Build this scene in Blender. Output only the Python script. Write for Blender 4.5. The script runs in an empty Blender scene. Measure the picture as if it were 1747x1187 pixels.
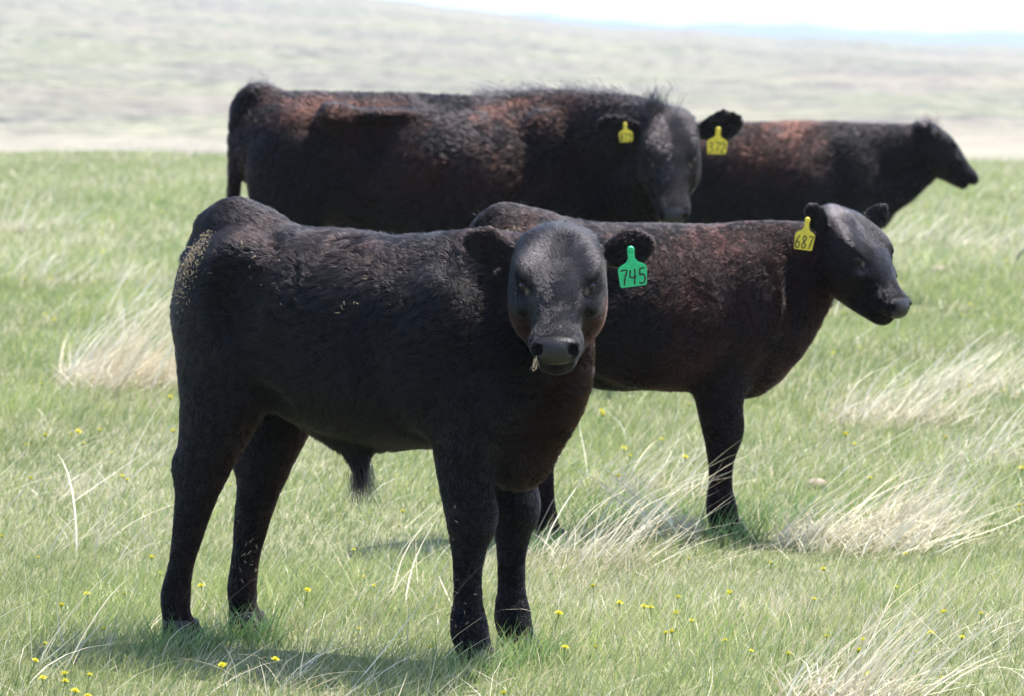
import bpy, math, random
import numpy as np
from mathutils import Vector, Matrix

rng = np.random.default_rng(7)
random.seed(7)
scene = bpy.context.scene

# ------------------------------------------------------------------ camera
EYE = 1.66
cam_data = bpy.data.cameras.new('camera')
cam = bpy.data.objects.new('camera', cam_data)
scene.collection.objects.link(cam)
cam.location = (0, 0, EYE)
cam.rotation_euler = (math.radians(90 - 4.854), 0, 0)
cam_data.sensor_width = 36
cam_data.lens = 131.9
cam_data.clip_start = 0.5
cam_data.clip_end = 30000
cam_data.dof.use_dof = True
cam_data.dof.focus_distance = 10.0
cam_data.dof.aperture_fstop = 6.5
scene.camera = cam

# ------------------------------------------------------------------ world, sun, exposure
SUN_EL = math.radians(66)
SUN_AZ = math.radians(62)          # from +Y (the view direction) towards +X
world = bpy.data.worlds.new('World')
scene.world = world
world.use_nodes = True
wn = world.node_tree
bg = wn.nodes['Background']
sky = wn.nodes.new('ShaderNodeTexSky')
sky.sky_type = 'NISHITA'
sky.sun_disc = False
sky.sun_elevation = SUN_EL
sky.sun_rotation = SUN_AZ
sky.altitude = 900
sky.dust_density = 2.5
wn.links.new(sky.outputs[0], bg.inputs[0])
bg.inputs[1].default_value = 0.15
sun_data = bpy.data.lights.new('sun', 'SUN')
sun_data.energy = 3.8
sun_data.angle = math.radians(0.53)
sun_data.color = (1.0, 0.955, 0.89)
sun = bpy.data.objects.new('sun', sun_data)
scene.collection.objects.link(sun)
sd = Vector((math.sin(SUN_AZ) * math.cos(SUN_EL), math.cos(SUN_AZ) * math.cos(SUN_EL), math.sin(SUN_EL)))
sun.rotation_euler = sd.to_track_quat('Z', 'Y').to_euler()
sun.location = (20, 30, 60)

scene.view_settings.view_transform = 'Standard'
scene.view_settings.look = 'None'
scene.view_settings.gamma = 1
scene.view_settings.use_curve_mapping = False
scene.view_settings.exposure = 1.42
scene.render.engine = 'CYCLES'
scene.cycles.max_bounces = 8
scene.cycles.diffuse_bounces = 3
scene.cycles.glossy_bounces = 3
scene.cycles.transmission_bounces = 5
scene.cycles.volume_bounces = 0
scene.cycles.use_denoising = True
scene.cycles_curves.shape = 'RIBBONS'
scene.cycles_curves.subdivisions = 2

HAZE = 2.3e-4
HAIR = 1.0
GRASS = 1.0

# ------------------------------------------------------------------ small helpers
def link(o, parent=None):
    scene.collection.objects.link(o)
    if parent is not None:
        o.parent = parent
    return o

def tag(o, label=None, cat=None, group=None, kind=None):
    if label: o['label'] = label
    if cat: o['category'] = cat
    if group: o['group'] = group
    if kind: o['kind'] = kind
    return o

def empty(name, loc, rz=0.0):
    o = bpy.data.objects.new(name, None)
    o.empty_display_size = 0.2
    o.location = loc
    o.rotation_euler = (0, 0, rz)
    return link(o)

def np_mesh(name, verts, faces, smooth=True):
    """faces: (n,3) or (n,4) int array"""
    me = bpy.data.meshes.new(name)
    n, k = faces.shape
    me.vertices.add(len(verts))
    me.vertices.foreach_set('co', np.asarray(verts, np.float32).ravel())
    me.loops.add(n * k)
    me.loops.foreach_set('vertex_index', faces.astype(np.int32).ravel())
    me.polygons.add(n)
    me.polygons.foreach_set('loop_start', np.arange(0, n * k, k, dtype=np.int32))
    try:
        me.polygons.foreach_set('loop_total', np.full(n, k, np.int32))
    except Exception:
        pass
    me.update(calc_edges=True)
    me.polygons.foreach_set('use_smooth', np.full(n, smooth, bool))
    return me

def color_attr(data, name, cols, domain='POINT'):
    a = data.attributes.new(name, 'FLOAT_COLOR', domain)
    c = np.ones((len(cols), 4), np.float32)
    c[:, :3] = cols
    a.data.foreach_set('color', c.ravel())

class Wave:
    """cheap smooth random field made of sines"""
    def __init__(self, scale, seed, n=14, dims=1):
        r = np.random.default_rng(seed)
        k = r.normal(size=(n, 3)); k /= np.linalg.norm(k, axis=1)[:, None]
        self.k = k * (2 * math.pi / scale) * r.uniform(0.55, 1.8, n)[:, None]
        self.ph = r.uniform(0, 6.283, (dims, n)); self.n = n
        self.k = self.k.astype(np.float32)
    def __call__(self, p):
        d = np.asarray(p, np.float32) @ self.k.T
        out = [np.sin(d + ph).sum(1) / math.sqrt(self.n / 2) for ph in self.ph]
        return out[0] if len(out) == 1 else np.stack(out, 1)

def norm(v):
    v = np.asarray(v, float)
    return v / max(1e-9, np.linalg.norm(v))

def vnorm(v):
    return v / np.maximum(1e-9, np.linalg.norm(v, axis=1))[:, None]

def smooth01(x, a, b):
    t = np.clip((x - a) / (b - a), 0, 1)
    return t * t * (3 - 2 * t)

# ------------------------------------------------------------------ node helpers
def new_mat(name):
    m = bpy.data.materials.new(name)
    m.use_nodes = True
    return m, m.node_tree, m.node_tree.nodes['Principled BSDF']

def N(nt, typ, **kw):
    n = nt.nodes.new(typ)
    for k, v in kw.items():
        setattr(n, k, v)
    return n

def noise_node(nt, vec, scale, detail=4, rough=0.6):
    n = N(nt, 'ShaderNodeTexNoise')
    n.inputs['Scale'].default_value = scale
    n.inputs['Detail'].default_value = detail
    n.inputs['Roughness'].default_value = rough
    if vec is not None: nt.links.new(vec, n.inputs['Vector'])
    return n

def ramp(nt, fac, stops):
    r = N(nt, 'ShaderNodeValToRGB')
    el = r.color_ramp.elements
    while len(el) < len(stops): el.new(0.5)
    for e, (p, c) in zip(el, stops):
        e.position = p; e.color = (*c, 1)
    nt.links.new(fac, r.inputs[0])
    return r

def mix(nt, fac, a, b):
    m = N(nt, 'ShaderNodeMix', data_type='RGBA')
    for sock, v in ((m.inputs[0], fac), (m.inputs[6], a), (m.inputs[7], b)):
        if hasattr(v, 'is_output'): nt.links.new(v, sock)
        elif isinstance(v, (int, float)): sock.default_value = v
        else: sock.default_value = (*v, 1)
    return m.outputs[2]

def simple_mat(name, col, rough=0.6, spec=0.5, coat=0.0, noise=0.0, nscale=60, bump=0.0):
    m, nt, b = new_mat(name)
    b.inputs['Roughness'].default_value = rough
    b.inputs['Specular IOR Level'].default_value = spec
    b.inputs['Coat Weight'].default_value = coat
    geo = N(nt, 'ShaderNodeTexCoord')
    nz = noise_node(nt, geo.outputs['Object'], nscale, 5)
    lo = [c * (1 - noise) for c in col]; hi = [min(1, c * (1 + noise)) for c in col]
    r = ramp(nt, nz.outputs[0], [(0.3, lo), (0.7, hi)])
    nt.links.new(r.outputs[0], b.inputs['Base Color'])
    if bump:
        bp = N(nt, 'ShaderNodeBump'); bp.inputs['Strength'].default_value = bump; bp.inputs['Distance'].default_value = 0.003
        nt.links.new(nz.outputs[0], bp.inputs['Height']); nt.links.new(bp.outputs[0], b.inputs['Normal'])
    return m

# ------------------------------------------------------------------ ground sheet
def hfun(x, y):
    """height of the land; flat pasture, a dip beyond its edge, a long rise, far ridges"""
    x = np.asarray(x, float); y = np.asarray(y, float)
    edge = 49.5 + np.clip(-0.42 * x, -6, 6) + 0.8 * np.sin(x * 0.35) + 0.5 * np.sin(x * 1.1 + 1)
    z = -0.045 + 0.012 * np.sin(x * 1.7 + 0.6 * y) + 0.012 * np.sin(y * 1.3 - x * 0.5 + 2)
    t = smooth01(y, edge - 0.5, edge + 12)
    z = z - 2.3 * t
    z = z - 1.25 * smooth01(y, 65, 140)
    u = x / np.maximum(y, 1)                     # bearing
    # crest of the prairie rise, metres above the pasture, by bearing
    top = np.interp(u, [-1, -.5, -.23, -.1365, -.074, -.038, -.0177, -.004, .004, .012, .035, .059, .098, .1365, .22, .5, 1],
                       [22, 27, 30, 23.9, 16.7, 13.2, 10.6, 8.2, 5.6, 4.2, 2.1, 0.0, -3.0, -5.4, -8.2, -9, -5])
    top = top + .5 * np.sin(u * 150 + .7) + .25 * np.sin(u * 410)
    rise = (top + 3.5) * (0.45 * smooth01(y, 150, 800) + 0.55 * smooth01(y, 500, 1500))
    z = z + rise
    und = smooth01(y, 170, 420) * (1 - .8 * smooth01(y, 900, 1400))
    z = z + und * (0.5 * np.sin(x * 0.045 + y * 0.011) + 0.35 * np.sin(y * 0.03 + x * 0.02 + 1) + 0.22 * np.sin(y * 0.09 - x * 0.05))
    drop = smooth01(y, 1550, 2600)
    z = z * (1 - drop) + (-42) * drop
    far = smooth01(y, 3700, 4500)
    ridge = 17.5 - 172 * np.clip(u, -.2, .2) + 3.0 * np.sin(u * 95 + 1.0) + 1.6 * np.sin(u * 260) + .8 * np.sin(u * 640 + 2)
    z = z + far * (ridge + 42 + .0)
    return z

def build_ground():
    ys = np.concatenate([np.linspace(-60, 4, 12), np.linspace(5, 46, 90), np.linspace(46.5, 75, 70),
                         np.geomspace(77, 2600, 260), np.geomspace(2650, 9000, 50)])
    us = np.linspace(-1, 1, 241)
    us = np.sign(us) * np.abs(us) ** 1.7
    Y = ys[:, None] * np.ones_like(us)[None]
    X = us[None] * (26 + 0.55 * np.maximum(ys, 0))[:, None]
    Z = hfun(X, Y)
    v = np.stack([X, Y, Z], -1).reshape(-1, 3)
    a = np.arange((len(ys) - 1) * len(us)).reshape(len(ys) - 1, len(us))[:, :-1].ravel()
    W = len(us)
    f = np.stack([a, a + 1, a + W + 1, a + W], 1)
    me = np_mesh('ground', v, f)
    m, nt, b = new_mat('ground_earth')
    b.inputs['Roughness'].default_value = 0.95
    b.inputs['Specular IOR Level'].default_value = 0.1
    tc = N(nt, 'ShaderNodeNewGeometry')
    sep = N(nt, 'ShaderNodeSeparateXYZ'); nt.links.new(tc.outputs['Position'], sep.inputs[0])
    P = tc.outputs['Position']
    # near pasture earth: thatch and green
    n1 = noise_node(nt, P, 9.0, 8, 0.7)
    near = ramp(nt, n1.outputs[0], [(0.30, (0.11, 0.14, 0.055)), (0.5, (0.17, 0.19, 0.09)), (0.7, (0.27, 0.25, 0.16))])
    # sagebrush steppe
    n2 = noise_node(nt, P, 0.42, 9, 0.78)
    n3 = noise_node(nt, P, 0.035, 6, 0.6)
    n4 = noise_node(nt, P, 0.0075, 5, 0.6)
    sage = ramp(nt, n2.outputs[0], [(0.40, (0.035, 0.034, 0.040)), (0.47, (0.12, 0.112, 0.106)), (0.53, (0.19, 0.185, 0.140)), (0.62, (0.32, 0.28, 0.23))])
    pale = ramp(nt, n2.outputs[0], [(0.40, (0.080, 0.080, 0.062)), (0.5, (0.175, 0.186, 0.122)), (0.62, (0.31, 0.28, 0.21))])
    f3 = ramp(nt, n3.outputs[0], [(0.42, (0, 0, 0)), (0.58, (1, 1, 1))])
    far1 = mix(nt, f3.outputs[0], sage.outputs[0], pale.outputs[0])
    f4 = ramp(nt, n4.outputs[0], [(0.48, (0, 0, 0)), (0.62, (1, 1, 1))])
    far2 = mix(nt, f4.outputs[0], far1, (0.40, 0.31, 0.25))
    fs = N(nt, 'ShaderNodeMath', operation='MULTIPLY'); nt.links.new(f4.outputs[0], fs.inputs[0]); fs.inputs[1].default_value = 0.35
    far2 = mix(nt, fs.outputs[0], far1, (0.28, 0.23, 0.185))
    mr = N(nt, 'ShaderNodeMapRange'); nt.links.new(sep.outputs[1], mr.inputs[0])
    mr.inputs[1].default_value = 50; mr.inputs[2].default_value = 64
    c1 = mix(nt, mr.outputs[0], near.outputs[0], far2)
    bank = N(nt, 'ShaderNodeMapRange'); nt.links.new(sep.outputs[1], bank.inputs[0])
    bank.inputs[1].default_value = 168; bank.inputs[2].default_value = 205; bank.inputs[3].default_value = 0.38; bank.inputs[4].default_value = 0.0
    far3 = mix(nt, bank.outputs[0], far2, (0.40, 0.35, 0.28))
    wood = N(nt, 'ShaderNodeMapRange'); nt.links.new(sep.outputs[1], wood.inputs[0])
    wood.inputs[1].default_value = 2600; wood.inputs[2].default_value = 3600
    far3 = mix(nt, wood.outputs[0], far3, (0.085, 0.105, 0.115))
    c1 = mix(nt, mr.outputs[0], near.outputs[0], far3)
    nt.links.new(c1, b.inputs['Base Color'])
    bp = N(nt, 'ShaderNodeBump'); bp.inputs['Strength'].default_value = 0.6; bp.inputs['Distance'].default_value = 0.25
    nt.links.new(n2.outputs[0], bp.inputs['Height']); nt.links.new(bp.outputs[0], b.inputs['Normal'])
    me.materials.append(m)
    o = link(bpy.data.objects.new('ground', me))
    tag(o, kind='structure', label='open prairie ground rising to a pale sagebrush hillside')
build_ground()

# ------------------------------------------------------------------ haze
def build_haze():
    v = np.array([(x, y, z) for x in (-5200, 5200) for y in (-70, 9300) for z in (-60, 62)], float)
    # bottom below the lowest land, lid above the highest thing
    f = np.array([(0, 1, 3, 2), (4, 6, 7, 5), (0, 4, 5, 1), (2, 3, 7, 6), (0, 2, 6, 4), (1, 5, 7, 3)])
    me = np_mesh('haze', v, f, False)
    m = bpy.data.materials.new('haze_air'); m.use_nodes = True
    nt = m.node_tree
    nt.nodes.remove(nt.nodes['Principled BSDF'])
    pv = N(nt, 'ShaderNodeVolumePrincipled')
    pv.inputs['Color'].default_value = (0.76, 0.87, 1.0, 1)
    pv.inputs['Density'].default_value = HAZE
    pv.inputs['Anisotropy'].default_value = 0.2
    nt.links.new(pv.outputs[0], nt.nodes['Material Output'].inputs['Volume'])
    me.materials.append(m)
    o = link(bpy.data.objects.new('haze', me))
    tag(o, kind='stuff', label='thin pale haze lying over the distant prairie')
if HAZE > 0:
    build_haze()

# ------------------------------------------------------------------ implicit body modelling
def catmull(nodes, sub=5):
    P = np.asarray(nodes, float)
    if len(P) < 3: 
        t = np.linspace(0, 1, sub + 1)[:, None]
        return P[0] * (1 - t) + P[1] * t
    E = np.vstack([2 * P[0] - P[1], P, 2 * P[-1] - P[-2]])
    out = []
    for i in range(1, len(E) - 2):
        p0, p1, p2, p3 = E[i - 1], E[i], E[i + 1], E[i + 2]
        for j in range(sub):
            t = j / sub
            out.append(0.5 * ((2 * p1) + (-p0 + p2) * t + (2 * p0 - 5 * p1 + 4 * p2 - p3) * t * t + (-p0 + 3 * p1 - 3 * p2 + p3) * t ** 3))
    out.append(P[-1])
    out = np.array(out)
    out[:, 3:] = np.maximum(out[:, 3:], 0.003)
    return out

class Field:
    def __init__(self, lo, hi, h):
        self.lo = np.array(lo, float); self.h = h
        self.n = (np.ceil((np.array(hi) - self.lo) / h)).astype(int) + 1
        self.f = np.full(tuple(self.n), 0.5, np.float32)
        self.ax = [(self.lo[i] + np.arange(self.n[i]) * h).astype(np.float32) for i in range(3)]
        self.flows = []          # (points, radii, tangents, hairlen, tag)
    def box(self, lo, hi):
        a = np.clip(np.floor((np.asarray(lo) - self.lo) / self.h).astype(int), 0, self.n)
        b = np.clip(np.ceil((np.asarray(hi) - self.lo) / self.h).astype(int) + 1, 0, self.n)
        return tuple(slice(int(a[i]), int(b[i])) for i in range(3))
    def coords(self, s):
        return (self.ax[0][s[0]][:, None, None], self.ax[1][s[1]][None, :, None], self.ax[2][s[2]][None, None, :])
    @staticmethod
    def _smin(a, b, k):
        h = np.clip(0.5 + 0.5 * (b - a) / k, 0, 1)
        return b * (1 - h) + a * h - k * h * (1 - h)
    def blend(self, s, d, k, sub):
        cur = self.f[s]
        if sub:
            self.f[s] = -self._smin(-cur, d, k)
        else:
            self.f[s] = self._smin(cur, d, k)
    def chain(self, nodes, k=0.03, side=(0, 1, 0), M=None, sub=False, flow=0, hair=0.0, tag='', div=5, conv=None):
        nd = catmull(nodes, div)
        side = np.array(side, float)
        P = nd[:, :3]
        if M is not None:
            P = P @ M[:3, :3].T * 1.0 + M[:3, 3]
            side = norm(M[:3, :3] @ side)
            sc = M[3, 3] if False else np.linalg.norm(M[:3, 0])
            R = nd[:, 3:5] * sc
        else:
            R = nd[:, 3:5]
        if flow:
            T = np.gradient(P, axis=0); T = vnorm(T) * flow
            self.flows.append((P.astype(np.float32), R.mean(1).astype(np.float32), T.astype(np.float32), hair, tag))
        mx = R.max(); pad = mx + k + 0.02
        S = self.box(P.min(0) - pad, P.max(0) + pad)
        if any(x.stop <= x.start for x in S): return
        off = [x.start for x in S]
        tmp = np.full([x.stop - x.start for x in S], 0.5, np.float32)
        for i in range(len(P) - 1):
            a, b = P[i], P[i + 1]
            L = np.linalg.norm(b - a)
            if L < 1e-6: continue
            ax = (b - a) / L
            s = norm(side - ax * side.dot(ax)); u = np.cross(ax, s)
            r0, r1 = R[i], R[i + 1]
            pd = max(r0.max(), r1.max()) + k + 0.02
            B = self.box(np.minimum(a, b) - pd, np.maximum(a, b) + pd)
            if any(x.stop <= x.start for x in B): continue
            X, Y, Z = self.coords(B)
            X = X - np.float32(a[0]); Y = Y - np.float32(a[1]); Z = Z - np.float32(a[2])
            w = X * np.float32(ax[0]) + Y * np.float32(ax[1]) + Z * np.float32(ax[2])
            t = np.clip(w / L, 0, 1)
            we = w - t * L
            ps = X * np.float32(s[0]) + Y * np.float32(s[1]) + Z * np.float32(s[2])
            pu = X * np.float32(u[0]) + Y * np.float32(u[1]) + Z * np.float32(u[2])
            rs = r0[0] + (r1[0] - r0[0]) * t; ru = r0[1] + (r1[1] - r0[1]) * t
            rm = np.minimum(rs, ru)
            qs = ps / rs; qu = pu / ru; qw = we / rm
            k0 = np.sqrt(qs * qs + qu * qu + qw * qw)
            k1 = np.sqrt((qs / rs) ** 2 + (qu / ru) ** 2 + (qw / rm) ** 2) + 1e-6
            d = np.where(k0 < 0.5, -0.5 * rm, k0 * (k0 - 1) / k1)
            T_ = tuple(slice(B[j].start - off[j], B[j].stop - off[j]) for j in range(3))
            tmp[T_] = np.minimum(tmp[T_], d)
        self.blend(S, tmp, k, sub)
    def ell(self, c, r, k=0.03, M=None, rot=None, sub=False):
        A = np.eye(3) if rot is None else np.array(rot, float)      # rows = axes
        c = np.array(c, float); r = np.array(r, float)
        if M is not None:
            A = (M[:3, :3] @ A.T).T; sc = np.linalg.norm(M[:3, 0]); A = A / sc
            c = M[:3, :3] @ c + M[:3, 3]; r = r * sc
        pd = r.max() + k + 0.015
        S = self.box(c - pd, c + pd)
        if any(x.stop <= x.start for x in S): return
        X, Y, Z = self.coords(S)
        X = X - np.float32(c[0]); Y = Y - np.float32(c[1]); Z = Z - np.float32(c[2])
        q = [(X * np.float32(A[i, 0]) + Y * np.float32(A[i, 1]) + Z * np.float32(A[i, 2])) / np.float32(r[i]) for i in range(3)]
        k0 = np.sqrt(q[0] ** 2 + q[1] ** 2 + q[2] ** 2)
        k1 = np.sqrt((q[0] / r[0]) ** 2 + (q[1] / r[1]) ** 2 + (q[2] / r[2]) ** 2) + 1e-6
        d = np.where(k0 < 0.3, -0.5 * r.min(), k0 * (k0 - 1) / k1).astype(np.float32)
        self.blend(S, d, k, sub)
    def mesh(self, smooth=2):
        f = self.f; s = f < 0
        cnt = np.zeros(tuple(np.array(f.shape) - 1), np.int8)
        for dx in (0, 1):
            for dy in (0, 1):
                for dz in (0, 1):
                    cnt += s[dx:f.shape[0] - 1 + dx, dy:f.shape[1] - 1 + dy, dz:f.shape[2] - 1 + dz]
        act = (cnt > 0) & (cnt < 8)
        ijk = np.argwhere(act)
        idx = np.full(act.shape, -1, np.int32); idx[act] = np.arange(len(ijk))
        cor = np.array([(x, y, z) for x in (0, 1) for y in (0, 1) for z in (0, 1)])
        V = np.stack([f[ijk[:, 0] + c[0], ijk[:, 1] + c[1], ijk[:, 2] + c[2]] for c in cor], 1)
        acc = np.zeros((len(ijk), 3)); num = np.zeros(len(ijk))
        for a in range(8):
            for b in range(a + 1, 8):
                if np.abs(cor[a] - cor[b]).sum() != 1: continue
                m = (V[:, a] < 0) != (V[:, b] < 0)
                t = V[m, a] / (V[m, a] - V[m, b])
                acc[m] += cor[a] + t[:, None] * (cor[b] - cor[a]); num[m] += 1
        verts = self.lo + (ijk + acc / num[:, None]) * self.h
        quads = []
        for ax in range(3):
            o1, o2 = [(1, 2), (2, 0), (0, 1)][ax]
            sl0 = [slice(None)] * 3; sl1 = [slice(None)] * 3
            sl0[ax] = slice(0, -1); sl1[ax] = slice(1, None)
            A, B = s[tuple(sl0)], s[tuple(sl1)]
            e = np.argwhere(A != B)
            e = e[(e[:, o1] > 0) & (e[:, o2] > 0) & (e[:, o1] < f.shape[o1] - 1) & (e[:, o2] < f.shape[o2] - 1)]
            fl = A[e[:, 0], e[:, 1], e[:, 2]]
            def cell(d1, d2):
                c = e.copy(); c[:, o1] -= d1; c[:, o2] -= d2
                return idx[c[:, 0], c[:, 1], c[:, 2]]
            q = np.stack([cell(1, 1), cell(0, 1), cell(0, 0), cell(1, 0)], 1)
            q[~fl] = q[~fl][:, ::-1]
            quads.append(q)
        quads = np.vstack(quads)
        quads = quads[(quads >= 0).all(1)]
        # Laplacian polish
        E = np.vstack([quads[:, [0, 1]], quads[:, [1, 2]], quads[:, [2, 3]], quads[:, [3, 0]]])
        E = np.unique(np.sort(E, 1), axis=0)
        n = len(verts)
        deg = np.bincount(E.ravel(), minlength=n)[:, None]
        for _ in range(smooth):
            av = np.zeros_like(verts)
            for c in range(3):
                av[:, c] = np.bincount(E[:, 0], verts[E[:, 1], c], n) + np.bincount(E[:, 1], verts[E[:, 0], c], n)
            verts = verts * 0.5 + 0.5 * av / np.maximum(deg, 1)
        return verts, quads

def vert_normals(v, q):
    a = v[q[:, 2]] - v[q[:, 0]]; b = v[q[:, 3]] - v[q[:, 1]]
    fn = np.cross(a, b)
    out = np.zeros_like(v)
    for c in range(3):
        for j in range(4):
            out[:, c] += np.bincount(q[:, j], fn[:, c], len(v))
    return vnorm(out)

# ------------------------------------------------------------------ cattle materials
def hair_mat():
    m = bpy.data.materials.new('coat_hair'); m.use_nodes = True
    nt = m.node_tree; nt.nodes.remove(nt.nodes['Principled BSDF'])
    h = N(nt, 'ShaderNodeBsdfHairPrincipled')
    h.model = 'CHIANG'
    h.parametrization = 'COLOR'
    at = N(nt, 'ShaderNodeAttribute', attribute_name='hcol')
    nt.links.new(at.outputs['Color'], h.inputs['Color'])
    h.inputs['Roughness'].default_value = 0.33
    h.inputs['Radial Roughness'].default_value = 0.6
    h.inputs['Coat'].default_value = 0.0
    h.inputs['IOR'].default_value = 1.30
    nt.links.new(h.outputs[0], nt.nodes['Material Output'].inputs['Surface'])
    return m
HAIRM = hair_mat()

def skin_mat():
    m, nt, b = new_mat('hide')
    at = N(nt, 'ShaderNodeAttribute', attribute_name='col')
    nt.links.new(at.outputs['Color'], b.inputs['Base Color'])
    ro = N(nt, 'ShaderNodeAttribute', attribute_name='wet')
    mr = N(nt, 'ShaderNodeMapRange'); nt.links.new(ro.outputs['Fac'], mr.inputs[0])
    mr.inputs[3].default_value = 0.75; mr.inputs[4].default_value = 0.42
    nt.links.new(mr.outputs[0], b.inputs['Roughness'])
    b.inputs['Specular IOR Level'].default_value = 0.30
    sp = N(nt, 'ShaderNodeMapRange'); nt.links.new(ro.outputs['Fac'], sp.inputs[0]); sp.inputs[3].default_value = 0.06; sp.inputs[4].default_value = 0.32
    nt.links.new(sp.outputs[0], b.inputs['Specular IOR Level'])
    tc = N(nt, 'ShaderNodeTexCoord')
    n = noise_node(nt, tc.outputs['Object'], 220, 3)
    v = N(nt, 'ShaderNodeTexVoronoi'); v.inputs['Scale'].default_value = 190
    nt.links.new(tc.outputs['Object'], v.inputs['Vector'])
    mx = N(nt, 'ShaderNodeMath', operation='ADD'); nt.links.new(n.outputs[0], mx.inputs[0]); nt.links.new(v.outputs[0], mx.inputs[1])
    bp = N(nt, 'ShaderNodeBump'); bp.inputs['Strength'].default_value = 0.35; bp.inputs['Distance'].default_value = 0.002
    nt.links.new(mx.outputs[0], bp.inputs['Height']); nt.links.new(bp.outputs[0], b.inputs['Normal'])
    return m
SKINM = skin_mat()
EYEM = simple_mat('eye_wet', (0.004, 0.003, 0.003), 0.05, 0.30, 0.0)
HOOFM = simple_mat('hoof_horn', (0.035, 0.03, 0.028), 0.55, 0.4, 0, 0.5, 40, 0.3)
GREENTAG = simple_mat('green_plastic', (0.014, 0.46, 0.19), 0.42, 0.5, 0.05, 0.22, 45, 0.15)
YELTAG = simple_mat('yellow_plastic', (0.66, 0.50, 0.045), 0.45, 0.5, 0.05, 0.22, 60, 0.15)
INKM = simple_mat('black_ink', (0.012, 0.014, 0.014), 0.6)
STRAWM = simple_mat('straw_bits', (0.27, 0.21, 0.135), 0.9, 0.2, 0, 0.3, 50)
STUDM = simple_mat('white_plastic', (0.75, 0.75, 0.78), 0.3)

# ------------------------------------------------------------------ ear tags
GLYPH = {
 '7': [[(0.08, 0.95), (0.5, 0.98), (0.9, 0.92), (0.62, 0.55), (0.42, 0.02)]],
 '4': [[(0.22, 0.95), (0.12, 0.52), (0.5, 0.46), (0.95, 0.5)], [(0.78, 1.0), (0.72, 0.5), (0.62, 0.0)]],
 '5': [[(0.9, 0.98), (0.35, 0.95), (0.28, 0.58), (0.65, 0.62), (0.88, 0.38), (0.72, 0.08), (0.3, 0.04), (0.12, 0.14)]],
 '6': [[(0.7, 0.98), (0.32, 0.7), (0.12, 0.35), (0.3, 0.04), (0.68, 0.05), (0.82, 0.3), (0.6, 0.5), (0.2, 0.4)]],
 '8': [[(0.5, 0.52), (0.2, 0.72), (0.45, 0.98), (0.8, 0.78), (0.5, 0.52), (0.15, 0.28), (0.4, 0.02), (0.82, 0.2), (0.5, 0.52)]],
 '3': [[(0.15, 0.9), (0.55, 0.98), (0.8, 0.75), (0.45, 0.55), (0.85, 0.3), (0.55, 0.02), (0.12, 0.1)]],
 '2': [[(0.12, 0.75), (0.4, 0.98), (0.8, 0.8), (0.6, 0.45), (0.1, 0.04), (0.9, 0.04)]],
}
def smooth_line(pts, sub=6):
    p = np.array([(*q, 0, 1, 1) for q in pts], float)
    return catmull(p, sub)[:, :2]

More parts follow.
